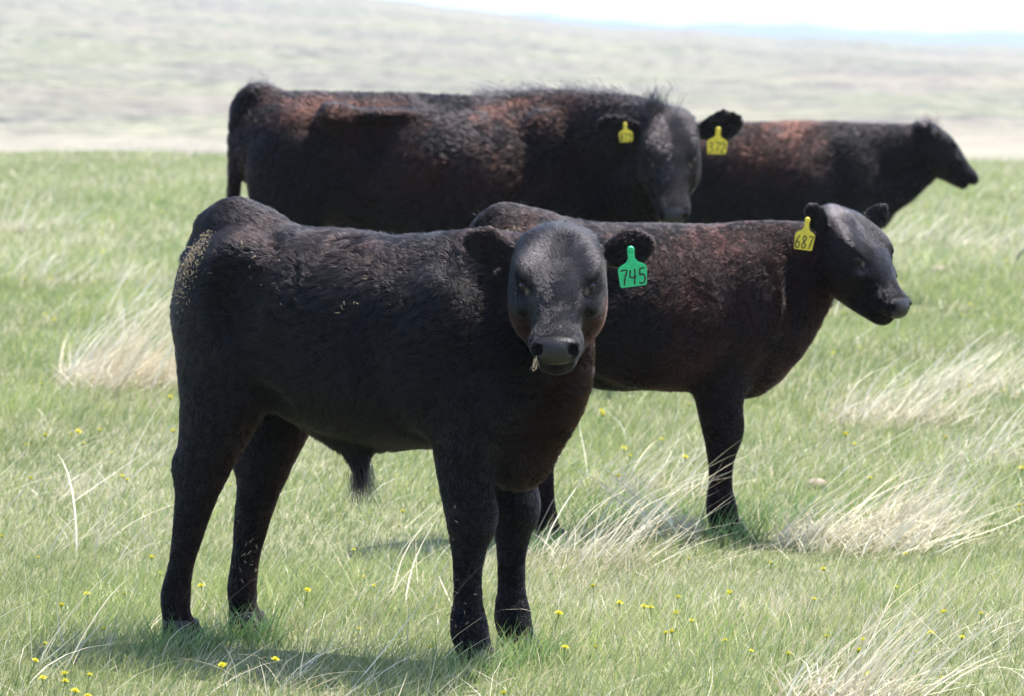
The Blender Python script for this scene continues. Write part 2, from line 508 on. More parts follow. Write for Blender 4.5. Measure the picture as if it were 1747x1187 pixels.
def ear_tag(parent, B, size, text, mat, label, W=1.0, rows=None, ink=0.0042):
    """B: 4x4 frame in the animal's space; x right, y up, z out of the face; origin at the pin hole"""
    # outline in units of `size` = panel width
    o = [(-.10, .10), (-.13, .02), (-.12, -.10), (-.12, -.28), (-.20, -.42), (-.40, -.52), (-.485, -.60), (-.50, -.70),
         (-.46, -1.22), (-.42, -1.28), (.42, -1.28), (.46, -1.22), (.50, -.70), (.485, -.60), (.40, -.52), (.20, -.42), (.12, -.28), (.12, -.10), (.13, .02), (.10, .10), (.05, .14), (-.05, .14)]
    pts = np.array(o) * size; pts[:, 0] *= W
    def bend(p):       # soft forward curl of the panel
        return -0.10 * (p[1] / size) ** 2 * size * 0.5
    T = 0.0016
    import bmesh
    bm = bmesh.new()
    # grid-free: two outlines plus centre-line fan triangles
    fr = [bm.verts.new((*p, bend(p) + T / 2)) for p in pts]
    bk = [bm.verts.new((*p, bend(p) - T / 2)) for p in pts]
    n = len(pts)
    # strips between mirrored outline points (outline is symmetric)
    order = [(20, 21), (19, 0), (18, 1), (17, 2), (16, 3), (15, 4), (14, 5), (13, 6), (12, 7), (11, 8), (10, 9)]
    for (a, b), (c, d) in zip(order[:-1], order[1:]):
        bm.faces.new((fr[a], fr[b], fr[d], fr[c])); bm.faces.new((bk[b], bk[a], bk[c], bk[d]))
    for i in range(n):
        j = (i + 1) % n
        bm.faces.new((fr[i], fr[j], bk[j], bk[i]))
    bmesh.ops.recalc_face_normals(bm, faces=bm.faces)
    bmesh.ops.transform(bm, matrix=B, verts=bm.verts)
    me = bpy.data.meshes.new('ear_tag'); bm.to_mesh(me); bm.free()
    me.materials.append(mat)
    t = link(bpy.data.objects.new('ear_tag', me), parent)
    t['label'] = label
    # digits
    w = size * 0.27 * W; hgt = size * 0.56; gap = size * 0.035
    if rows is None: rows = [(text, -1.22, 1.0)]
    for txt, y0, sc in rows:
        tot = len(txt) * w * sc + (len(txt) - 1) * gap
        for i, ch in enumerate(txt):
            vs = []; fs = []
            for st in GLYPH[ch]:
                ln = smooth_line(st) * (w * sc, hgt * sc) + (-tot / 2 + i * (w * sc + gap), size * y0)
                for j in range(len(ln)):
                    a = ln[max(0, j - 1)]; c = ln[min(len(ln) - 1, j + 1)]
                    d = norm(c - a); nn = np.array((-d[1], d[0])) * ink * 0.5 * (1 + 0.15 * math.sin(j * 1.3))
                    for sgn in (1, -1):
                        p = ln[j] + nn * sgn
                        vs.append(Vector((p[0], p[1], bend(p) + T / 2 + 0.0005)))
                    if j:
                        k = len(vs)
                        fs.append((k - 4, k - 3, k - 1, k - 2))
                fs_last = len(vs)
            vv = np.array([B @ v for v in vs])
            m2 = np_mesh('digit', vv, np.array(fs), False)
            m2.materials.append(INKM)
            link(bpy.data.objects.new('digit', m2), t)
    # pin button
    bm = bmesh.new()
    bmesh.ops.create_cone(bm, cap_ends=True, segments=14, radius1=size * .12, radius2=size * .09, depth=size * .06,
                          matrix=B @ Matrix.Translation((0, size * 0.02, size * .05)))
    me = bpy.data.meshes.new('pin_button'); bm.to_mesh(me); bm.free(); me.materials.append(mat)
    link(bpy.data.objects.new('pin_button', me), t)
    return t

# ------------------------------------------------------------------ cattle
def head_frame(P0, F, roll=0.0, scale=1.0):
    F = norm(F); L = norm(np.cross((0, 0, 1), F)); U = np.cross(F, L)
    c, s = math.cos(roll), math.sin(roll)
    L, U = L * c + U * s, U * c - L * s
    M = np.eye(4); M[:3, 0] = F * scale; M[:3, 1] = L * scale; M[:3, 2] = U * scale; M[:3, 3] = P0
    return M

def add_head(F, M, adult=False, hairy=1.0, ears=None, wide=1.0, ml=1.0):
    w = wide; m = wide * .5 + .5
    X = lambda x: x if x < .2 else .2 + (x - .2) * ml
    face = [(-.02, 0, -.062, .080 * w, .070), (.04, 0, -.052, .106 * w, .078), (.10, 0, -.054, .114 * w, .080), (.16, 0, -.060, .110 * w, .080),
            (.21, 0, -.068, .090 * w, .074), (X(.26), 0, -.076, .068 * m, .066), (X(.32), 0, -.084, .060 * m, .058), (X(.37), 0, -.082, .062 * m, .048), (X(.400), 0, -.084, .058 * m, .042)]
    F.chain(face, 0.03, M=M, flow=-1, hair=0.0115 * hairy, tag='face')
    F.chain([(.02, 0, -.12, .066 * w, .055), (.10, 0, -.150, .090 * w, .062), (.19, 0, -.160, .088 * w, .056), (X(.27), 0, -.158, .074 * m, .046), (X(.33), 0, -.152, .058 * m, .038), (X(.368), 0, -.148, .050 * m, .034)],
            0.03, M=M, flow=-1, hair=0.013 * hairy, tag='jaw')
    for s in (1, -1):
        o = norm((.30, .78 * s, .50)); al = norm(np.array((1, -.45 * s, -.1))); al = norm(al - o * al.dot(o)); up = np.cross(o, al)
        E = np.array((.186, s * .074 * w, -.027))
        F.ell((.135, s * .076 * w, -.118), (.115, .048, .076), 0.03, M=M)          # cheek
        F.ell((.150, s * .083 * w, -.003), (.048, .023, .016), 0.018, M=M)         # brow
        F.ell((.028, s * .056 * w, -.030), (.060, .042, .040), 0.02, M=M)         # square poll
        F.ell((.100, s * .070 * w, -.012), (.060, .040, .030), 0.03, M=M)         # flat wide forehead
        F.ell((.205, s * .088 * w, -.062), (.055, .020, .016), 0.02, M=M)          # cheek bone
        F.ell((.226, s * .076 * w, -.018), (.030, .018, .016), 0.02, M=M, sub=True)  # hollow before the eye
        F.ell(E, (.031, .022, .023), 0.010, M=M, rot=[al, o, up])                   # lids
        F.ell(E + up * .017 + o * .007, (.026, .010, .008), 0.008, M=M, rot=[al, o, up])   # upper lid fold
        F.ell(E + o * .024 - up * .001, (.0200, .014, .0098), 0.003, M=M, sub=True, rot=[al, o, up])
        F.ell((X(.362), s * .042 * m, -.086), (.040, .027, .030), 0.02, M=M)          # lip pad
        F.ell((X(.405), s * .040 * m, -.068), (.020, .023, .020), 0.012, M=M)         # nostril wing
        F.ell((X(.405) + .022, s * .042 * m, -.068), (.032, .0120, .0155), 0.004, M=M, sub=True,
              rot=[norm((1, 0, -.2)), norm((.0, 1, .6 * s)), norm((.2, -.6 * s, 1))])
        F.ell((X(.412), s * .066 * m, -.066), (.020, .005, .006), 0.005, M=M, sub=True)
    F.ell((.105, 0, .045), (.075, .040, .020), 0.03, M=M, sub=True)                # shallow dish between the brows
    F.ell((X(.405), 0, -.080), (.020, .046 * m, .029), 0.008, M=M)                    # muzzle pad
    F.ell((X(.425), 0, -.1160), (.055, .075 * m, .0042), 0.004, M=M, sub=True)         # mouth line
    F.ell((X(.376), 0, -.142), (.032, .040 * m, .028), 0.010, M=M)                    # lower lip
    # ears
    for s, e in ears.items():
        # e: (outward direction, opening normal, length scale)
        d = norm(e[0]); nn = norm(e[1]); nn = norm(nn - d * nn.dot(d)); wv = np.cross(d, nn)
        b = np.array((.040, s * .092 * w, -.045)); L = e[2]
        prof = [(0, .024, .022), (.03, .030, .020), (.06, .044, .016), (.095, .055, .0125), (.13, .046, .0115), (.155, .026, .010)]
        nd = [(*(b + d * t * L - nn * .07 * t * t), a * L, max(c * L, .010)) for t, a, c in prof]
        F.chain(nd, 0.012, side=wv, M=M, flow=1, hair=0.012 * hairy, tag='ear', div=7)
        nd2 = [(*(b + d * t * L - nn * .07 * t * t + nn * (.012 + (.010 if t > .05 else .006))), max(a - .013, .006) * L, .0135 * L) for t, a, c in prof[1:-1]]
        nd2.append((*(b + d * .140 * L + nn * .016), .016 * L, .010 * L))
        F.chain(nd2, 0.008, side=wv, M=M, sub=True, div=7)

def cattle(spec):
    yaw = spec['yaw']; origin = np.array(spec['origin'], float)
    c, s = math.cos(yaw), math.sin(yaw)
    Rw = np.array([[c, -s, 0], [s, c, 0], [0, 0, 1.0]])
    to_local = lambda p: Rw.T @ (np.array(p, float) - origin)
    dir_local = lambda d: Rw.T @ np.array(d, float)
    root = empty(spec['name'], origin, yaw)
    tag(root, spec['label'], spec['cat'], spec.get('group'))
    F = Field(spec['lo'], spec['hi'], spec['h'])
    HL = spec['hair']
    F.chain(spec['torso'], 0.05, flow=-1, hair=HL, tag='body', div=4)
    for c_, r_, k_, sub_ in spec.get('lumps', ()):
        F.ell(c_, r_, k_, sub=sub_)
    M = head_frame(to_local(spec['head'][0]), dir_local(spec['head'][1]), spec.get('roll', 0), spec['head'][2])
    neck = [tuple(n) for n in spec['neck']]
    F.chain(neck, spec.get('kneck', 0.04), flow=-1, hair=HL * 0.9, tag='neck', div=5)
    if 'throat' in spec:
        F.chain(spec['throat'], 0.05, flow=-1, hair=HL * 0.8, tag='throat', div=5)
    spec['legs'] = [[(n[0], n[1], n[2] - .045 * (1 - smooth01(n[2], .05, .60)), *n[3:]) for n in nodes] for nodes in spec['legs']]
    for nodes in spec['legs']:
        F.chain(nodes, 0.035, flow=1, hair=HL * 0.38, tag='leg', div=6)
    F.chain(spec['tail'], 0.02, flow=1, hair=HL * 1.0, tag='tail', div=6)
    for nodes in spec.get('extra', ()):
        F.chain(nodes, 0.03, flow=1, hair=HL * 0.8, tag='body', div=4)
    add_head(F, M, ears=spec['ears'], wide=spec.get('wide', 1.0), hairy=spec.get('facehair', 1.0), ml=spec.get('ml', 1.0))
    MLX = lambda x: .2 + (x - .2) * spec.get('ml', 1.0)
    v, q = F.mesh(spec.get('polish', 2))
    nrm = vert_normals(v, q)
    # fields on the surface
    nv = len(v)
    best = np.full(nv, 9.0); dists = []
    for P, R, T, hl, tg in F.flows:
        dm = np.full(nv, 9.0, np.float32); am = np.zeros(nv, int)
        for a in range(0, nv, 40000):
            vv = v[a:a + 40000].astype(np.float32)
            d = np.sqrt(((vv[:, None] - P[None]) ** 2).sum(2)) - R[None]
            am[a:a + 40000] = d.argmin(1); dm[a:a + 40000] = d.min(1)
        dists.append((dm, T[am], hl, tg)); best = np.minimum(best, dm)
    flow = np.zeros((nv, 3)); hl_v = np.zeros(nv); ws = np.zeros(nv); tags = {}
    for dm, T, hl, tg in dists:
        w = np.exp(-(dm - best) / 0.018)
        flow += T * w[:, None]; hl_v += hl * w; ws += w
        tags[tg] = tags.get(tg, 0) + w
    flow /= ws[:, None]; hl_v /= ws
    for k in tags: tags[k] = tags[k] / ws
    z = np.zeros(nv)
    T = lambda k: tags.get(k, z)
    trunk = T('body') + T('neck') + T('throat')
    flow[:, 2] -= 0.55 * trunk                     # coat lies back and down
    hp = (v - M[:3, 3]) @ np.linalg.inv(M[:3, :3]).T   # head coordinates
    isface = T('face') + T('jaw')
    # forehead whorl: hair sprays out sideways and up on the poll
    fw = isface * smooth01(hp[:, 0], .26, .10)
    flow += fw[:, None] * (np.sign(hp[:, 1]) * smooth01(np.abs(hp[:, 1]), 0, .03))[:, None] * (M[:3, 1] / spec['head'][2]) * 0.9
    swirl = Wave(spec.get('swirl', 0.22), spec['seed'], dims=3)(v)
    fine = Wave(0.05, spec['seed'] + 5, dims=3)(v)
    flow += (0.42 * swirl + 0.30 * fine) * (trunk + 0.5 * T('leg') * 0.5 + 0.22 * isface)[:, None]
    flow = flow - nrm * (flow * nrm).sum(1)[:, None]
    flow = vnorm(flow)
    # nose pad and lips bare
    pad = isface * smooth01(hp[:, 0], MLX(.392), MLX(.404)) * smooth01(np.abs(hp[:, 1]) + .45 * np.clip(-.07 - hp[:, 2], 0, 1), .056, .046) * smooth01(hp[:, 2], -.113, -.108)
    lips = 0 * isface * smooth01(hp[:, 0], .33, .40) * smooth01(hp[:, 2], -.10, -.125)
    bare = np.clip(pad, 0, 1); bare0 = bare.copy()
    hl_v *= (1 - 0.45 * isface * smooth01(hp[:, 0], .2, .33))
    hl_v *= 1 + isface * spec.get('poll', 1.2) * smooth01(hp[:, 0], .09, -.01) * smooth01(hp[:, 2], -.06, 0.0)
    hl_v *= 1 + .45 * isface * smooth01(hp[:, 0], .22, .08) * smooth01(hp[:, 2], -.07, -.02)
    top = trunk * smooth01(nrm[:, 2], 0.75, 0.98)
    hl_v *= 1 + 0.35 * top
    low = smooth01(v[:, 2], 0.45, 0.25) * T('leg'); hl_v *= 1 - 0.35 * low
    eyed = np.minimum(np.linalg.norm(hp - np.array((.190, .088 * spec.get('wide', 1), -.016)), axis=1),
                      np.linalg.norm(hp - np.array((.190, -.088 * spec.get('wide', 1), -.016)), axis=1))
    hl_v *= 0.06 + 0.94 * smooth01(eyed, .024, .062)
    # colour of the coat
    n1 = Wave(0.45, spec['seed'] + 1)(v); n2 = Wave(0.12, spec['seed'] + 2)(v); n3 = Wave(0.04, spec['seed'] + 3)(v)
    ctx = dict(v=v, n=nrm, T=T, hp=hp, n1=n1, n2=n2, n3=n3, trunk=trunk, face=isface)
    brown = np.clip(spec['brown'](ctx), 0, 1)
    blk = np.array(spec.get('black', (0.011, 0.0095, 0.0105))); brn = np.array(spec['browncol'])
    col = blk[None] * (1 - brown[:, None]) + brn[None] * brown[:, None]
    sheen_tint = (isface * smooth01(hp[:, 2], -.075, -.02) * (.75 + .25 * n2))[:, None] * spec.get('sheen_tint', .65)  # sheen of the upper face painted into the coat colour as lighter grey
    col = col * (1 - sheen_tint) + np.array((.021, .0195, .0225)) * sheen_tint
    grey = np.array((0.014, 0.012, 0.013))
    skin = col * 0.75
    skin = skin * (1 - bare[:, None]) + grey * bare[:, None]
    for s_ in (1, -1):      # mattered tear track under the inner corner of each eye
        td = np.linalg.norm((hp - np.array((.212, s_ * .072 * spec.get('wide', 1), -.024))) / np.array((.013, .007, .010)), axis=1)
        tm = (isface * smooth01(td, 1.2, .5) * .55)[:, None]
        skin = skin * (1 - tm) + np.array((.22, .17, .13)) * tm
    nd = np.minimum(*[np.linalg.norm((hp - np.array((MLX(.405) + .012, s_ * .0425 * (spec.get('wide', 1) * .5 + .5), -.068))) / np.array((.030, .0115, .0145)), axis=1) for s_ in (1, -1)])
    nm = (isface * smooth01(nd, 1.12, .92))[:, None]; skin = skin * (1 - nm) + .003 * nm
    bare = bare * (1 - .9 * nm[:, 0])
    ctx_tear = np.minimum(*[np.linalg.norm((hp - np.array((.212, s_ * .072 * spec.get('wide', 1), -.024))) / np.array((.016, .009, .013)), axis=1) for s_ in (1, -1)])
    hl_v *= 1 - .8 * isface * smooth01(ctx_tear, 1.2, .6)
    me = np_mesh('body', v, q)
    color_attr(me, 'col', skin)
    wa = me.attributes.new('wet', 'FLOAT', 'POINT'); wa.data.foreach_set('value', bare.astype(np.float32))
    me.materials.append(SKINM)
    link(bpy.data.objects.new('body', me), root)

    # ---- coat of hair
    tri = np.vstack([q[:, [0, 1, 2]], q[:, [0, 2, 3]]])
    A = 0.5 * np.linalg.norm(np.cross(v[tri[:, 1]] - v[tri[:, 0]], v[tri[:, 2]] - v[tri[:, 0]]), axis=1)
    r = np.random.default_rng(spec['seed'] + 9)
    densw = 1 + 1.2 * isface + 1.6 * T('ear') + 0.5 * T('tail')
    dens = A * densw[tri].mean(1) * (1 - bare0[tri].mean(1)) ** 2
    cnt = int(spec['count'] * HAIR)
    ti = r.choice(len(tri), cnt, p=dens / dens.sum())
    a = r.random(cnt); b = r.random(cnt); fl = a + b > 1; a[fl] = 1 - a[fl]; b[fl] = 1 - b[fl]
    W = np.stack([1 - a - b, a, b], 1)
    bary = lambda x: (x[tri[ti]] * (W[..., None] if x.ndim > 1 else W)).sum(1)
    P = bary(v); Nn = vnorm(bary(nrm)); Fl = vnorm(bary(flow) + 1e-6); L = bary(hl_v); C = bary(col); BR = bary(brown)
    keep = (bary(bare0) < 0.4) & (P[:, 2] > -0.01)
    P, Nn, Fl, L, C = P[keep], Nn[keep], Fl[keep], L[keep], C[keep]
    cnt = len(P)
    L = L * r.uniform(0.65, 1.25, cnt)
    rnd = r.normal(size=(cnt, 3)) * 0.16
    side = np.cross(Nn, Fl)
    lift = spec.get('lift', 0.55)
    FA = bary(isface)[keep]; sm = (1 - .52 * FA)[:, None]; lf = (1 - .35 * FA)[:, None]
    npt = 5
    tt = np.linspace(0, 1, npt)
    pos = np.zeros((cnt, npt, 3)); pos[:, 0] = P - Nn * (0.0018 * np.clip(L / .02, .2, 1))[:, None]
    ph = r.uniform(0, 6.28, cnt); wavy = spec.get('wavy', 0.22)
    for i in range(1, npt):
        t = tt[i]
        d = Nn * (lift * (1 - t) ** 1.0 + 0.10) * lf + Fl * (0.55 + 0.6 * t) + (rnd * (0.4 + 0.6 * t) + side * (np.sin(ph + t * 5) * wavy)[:, None]) * sm
        d[:, 2] -= 0.12 * t
        pos[:, i] = pos[:, i - 1] + vnorm(d) * (L / (npt - 1))[:, None]
    # clumps
    for cs, amt in ((0.010 * spec.get('clump', 1), 0.50), (0.034 * spec.get('clump', 1), 0.28)):
        warp = Wave(cs * 3.0, spec['seed'] + int(cs * 1e4), dims=3)(P) * cs * 0.7
        key = np.floor((P + warp) / cs).astype(np.int64)
        key = key[:, 0] * 73856093 ^ key[:, 1] * 19349663 ^ key[:, 2] * 83492791
        _, inv = np.unique(key, return_inverse=True)
        m = inv.max() + 1; c0 = np.bincount(inv, minlength=m)
        rep = np.zeros(m, int); rep[inv] = np.arange(cnt)          # one strand leads each clump
        for i in range(1, npt):
            tip = pos[rep][:, i]
            w_ = amt * tt[i] ** 1.5
            dist = np.linalg.norm(tip[inv] - pos[:, i], axis=1)
            w2 = w_ * np.clip(1.6 - dist / (cs * 1.6), 0, 1) * (1 - .6 * FA)
            pos[:, i] = pos[:, i] * (1 - w2[:, None]) + tip[inv] * w2[:, None]
    if 'tufts' in spec:
        add = []
        addc = []
        for (cpt, rad, direc, ln, num, colr) in spec['tufts']:
            cpt = np.array(cpt, float)
            if len(cpt) == 6:       # along a segment
                t = r.random(num)[:, None]; base = cpt[:3] * (1 - t) + cpt[3:] * t
            else:
                base = np.repeat(cpt[None], num, 0)
            base = base + r.normal(size=(num, 3)) * rad
            d0 = norm(direc); st = np.zeros((num, npt, 3)); st[:, 0] = base
            rr = r.normal(size=(num, 3)) * 0.22
            ll = ln * r.uniform(0.5, 1.15, num)
            for i in range(1, npt):
                d = d0 + rr * (0.5 + tt[i]) + np.array((0, 0, -0.25)) * tt[i]
                st[:, i] = st[:, i - 1] + vnorm(d) * (ll / (npt - 1))[:, None]
            add.append(st); addc.append(np.repeat(np.array(colr)[None], num, 0))
        pos = np.concatenate([pos] + add); C = np.vstack([C] + addc)
        cnt = len(pos)
    hc = bpy.data.hair_curves.new('coat')
    hc.add_curves([npt] * cnt)
    hc.attributes['position'].data.foreach_set('vector', pos.astype(np.float32).ravel())
    rad = hc.attributes.get('radius') or hc.attributes.new('radius', 'FLOAT', 'POINT')
    th = spec['thick'] * r.uniform(0.7, 1.3, cnt)
    rad.data.foreach_set('value', (th[:, None] * np.array([1, 1, .9, .65, .15])[None]).astype(np.float32).ravel())
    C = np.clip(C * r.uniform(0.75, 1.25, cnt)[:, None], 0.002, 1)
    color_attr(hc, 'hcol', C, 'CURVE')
    hc.materials.append(HAIRM)
    link(bpy.data.objects.new('coat', hc), root)

    # ---- eyes
    import bmesh
    W_ = spec.get('wide', 1.0); sc = spec['head'][2]
    for s_ in (1, -1):
        cpt = M[:3, :3] @ np.array((.1868, s_ * .0775 * W_, -.0248)) + M[:3, 3]
        bm = bmesh.new(); bmesh.ops.create_uvsphere(bm, u_segments=20, v_segments=12, radius=.0175 * sc)
        m3 = bpy.data.meshes.new('eye'); bm.to_mesh(m3); bm.free(); m3.materials.append(EYEM)
        for p_ in m3.polygons: p_.use_smooth = True
        m3.transform(Matrix.Translation(Vector(cpt)))
        link(bpy.data.objects.new('eye', m3), root)
    # ---- hooves: two claws each, on the ground
    for nodes in spec['legs']:
        fx, fy, fz, rs, ru = nodes[-1]
        bm = bmesh.new()
        for s_ in (1, -1):
            rings = []
            for zz, kx, ky, dx in ((0.0, 1.25, 1.05, .018), (.03, 1.1, 1.0, .010), (.065, .85, .85, .0)):
                ring = []
                for i in range(12):
                    an = i / 12 * 6.2832
                    ex = math.cos(an) * ru * kx + dx; ey = math.sin(an) * rs * 0.5 * ky
                    ring.append(bm.verts.new((fx + ex, fy + s_ * rs * 0.5 + ey, zz - .05)))
                rings.append(ring)
            for r0, r1 in zip(rings[:-1], rings[1:]):
                for i in range(12): bm.faces.new((r0[i], r0[(i + 1) % 12], r1[(i + 1) % 12], r1[i]))
            bm.faces.new(rings[-1]); bm.faces.new(rings[0][::-1])
        m4 = bpy.data.meshes.new('hoof'); bm.to_mesh(m4); bm.free(); m4.materials.append(HOOFM)
        link(bpy.data.objects.new('hoof', m4), root)
    # ---- tags
    for (P0, right, upv, size, text, mat, label, kw) in spec.get('tags', ()):
        p = to_local(P0); x = norm(dir_local(right)); u = dir_local(upv); u = norm(u - x * u.dot(x)); zz = np.cross(x, u)
        Bm = Matrix([[x[0], u[0], zz[0], p[0]], [x[1], u[1], zz[1], p[1]], [x[2], u[2], zz[2], p[2]], [0, 0, 0, 1]])
        ear_tag(root, Bm, size, text, mat, label, **kw)
    # ---- clinging bits of straw and dried mud
    for (c_, r_, num, ln) in spec.get('flecks', ()):
        c_ = np.array(c_); r_ = np.array(r_)
        dd = (((v - c_) / r_) ** 2).sum(1); cand = np.where(dd < 1)[0]
        if len(cand) == 0: continue
        pk = r.choice(cand, num, p=(lambda x: x / x.sum())(np.exp(-dd[cand] * 1.6)))
        vs = []; fs = []
        for i in pk:
            o_ = v[i] + nrm[i] * (hl_v[i] * 0.42) + r.normal(size=3) * .006
            d = norm(r.normal(size=3) + flow[i] * 0.4); d = norm(d - nrm[i] * d.dot(nrm[i]) * 0.6); s2 = np.cross(d, nrm[i])
            l = ln * r.uniform(.4, 1.2); w2 = .0011 * r.uniform(.7, 1.6)
            k = len(vs)
            vs += [o_ - s2 * w2, o_ + s2 * w2, o_ + d * l + s2 * w2, o_ + d * l - s2 * w2, o_ + d * l * .5 + nrm[i] * w2 * 2]
            fs += [(k, k + 1, k + 4), (k + 1, k + 2, k + 4), (k + 2, k + 3, k + 4), (k + 3, k, k + 4)]
        m5 = np_mesh('straw_flecks', np.array(vs), np.array(fs), False); m5.materials.append(STRAWM)
        o5 = link(bpy.data.objects.new('straw_flecks', m5), root); o5['kind'] = 'stuff'
    return root

# ------------------------------------------------------------------ the four animals
def hind(x, y, s=1.0, foot=None, hock=None, top=.86, fat=1.0):
    """nodes of a hind leg, hip to foot: x, y, z, half-width across, half-width fore-aft"""
    fx = x if foot is None else foot; hx = x if hock is None else hock
    sg = 1 if y > 0 else -1
    return thick_leg([(hx + .10 * s, y * .75, top * s, .10 * s, .17 * s), (hx + .08 * s, y * .95, .72 * s, .095 * s, .165 * s), (hx + .05 * s, y * 1.0, .58 * s, .075 * s, .115 * s),
            (hx + .005 * s, y * 1.0, .465 * s, .054 * s, .078 * s), (hx - .012 * s, y, .40 * s, .045 * s, .060 * s), (hx * .6 + fx * .4, y, .31 * s, .037 * s, .044 * s),
            (hx * .2 + fx * .8, y, .19 * s, .034 * s, .038 * s), (fx, y, .115 * s, .041 * s, .043 * s), (fx + .012 * s, y, .06 * s, .041 * s, .043 * s), (fx + .025 * s, y, .028 * s, .043 * s, .046 * s)], fat, 2)

def thick_leg(nodes, fat, keep):
    return [n if i < keep else (*n[:3], n[3] * fat, n[4] * fat) for i, n in enumerate(nodes)]

def fore(x, y, s=1.0, top=.90, fat=1.0):
    return thick_leg([(x + .02 * s, y * .70, top * s, .07 * s, .15 * s), (x + .02 * s, y * .95, .72 * s, .078 * s, .135 * s), (x - .005 * s, y * 1.0, .58 * s, .070 * s, .100 * s), (x - .008 * s, y, .47 * s, .060 * s, .076 * s),
            (x + .006 * s, y, .385 * s, .058 * s, .068 * s), (x + .002 * s, y, .33 * s, .048 * s, .054 * s), (x - .003 * s, y, .26 * s, .036 * s, .040 * s), (x - .003 * s, y, .18 * s, .036 * s, .039 * s),
            (x, y, .115 * s, .048 * s, .050 * s), (x + .012 * s, y, .065 * s, .046 * s, .048 * s), (x + .025 * s, y, .03 * s, .044 * s, .047 * s)], fat, 2)

BLACKHAIR = (0.0045, 0.0042, 0.0050)

def brown1(c):
    hp = c['hp']
    cheek = c['face'] * smooth01(hp[:, 2], -.05, -.15) * smooth01(hp[:, 0], .35, .20)
    dew = (c['T']('throat') + 0.5 * c['T']('neck')) * smooth01(c['v'][:, 0], .50, .66) * smooth01(c['v'][:, 2], 1.0, .9)
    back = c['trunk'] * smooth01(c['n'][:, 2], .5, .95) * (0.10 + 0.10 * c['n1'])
    inner = c['T']('leg') * (c['v'][:, 0] < 0) * smooth01(c['n'][:, 0], .2, .8) * .25
    return 0.85 * cheek + 0.35 * dew + np.clip(back, 0, 1) + inner + 0.03 * np.clip(c['n2'], 0, 2) + c['T']('ear') * .10

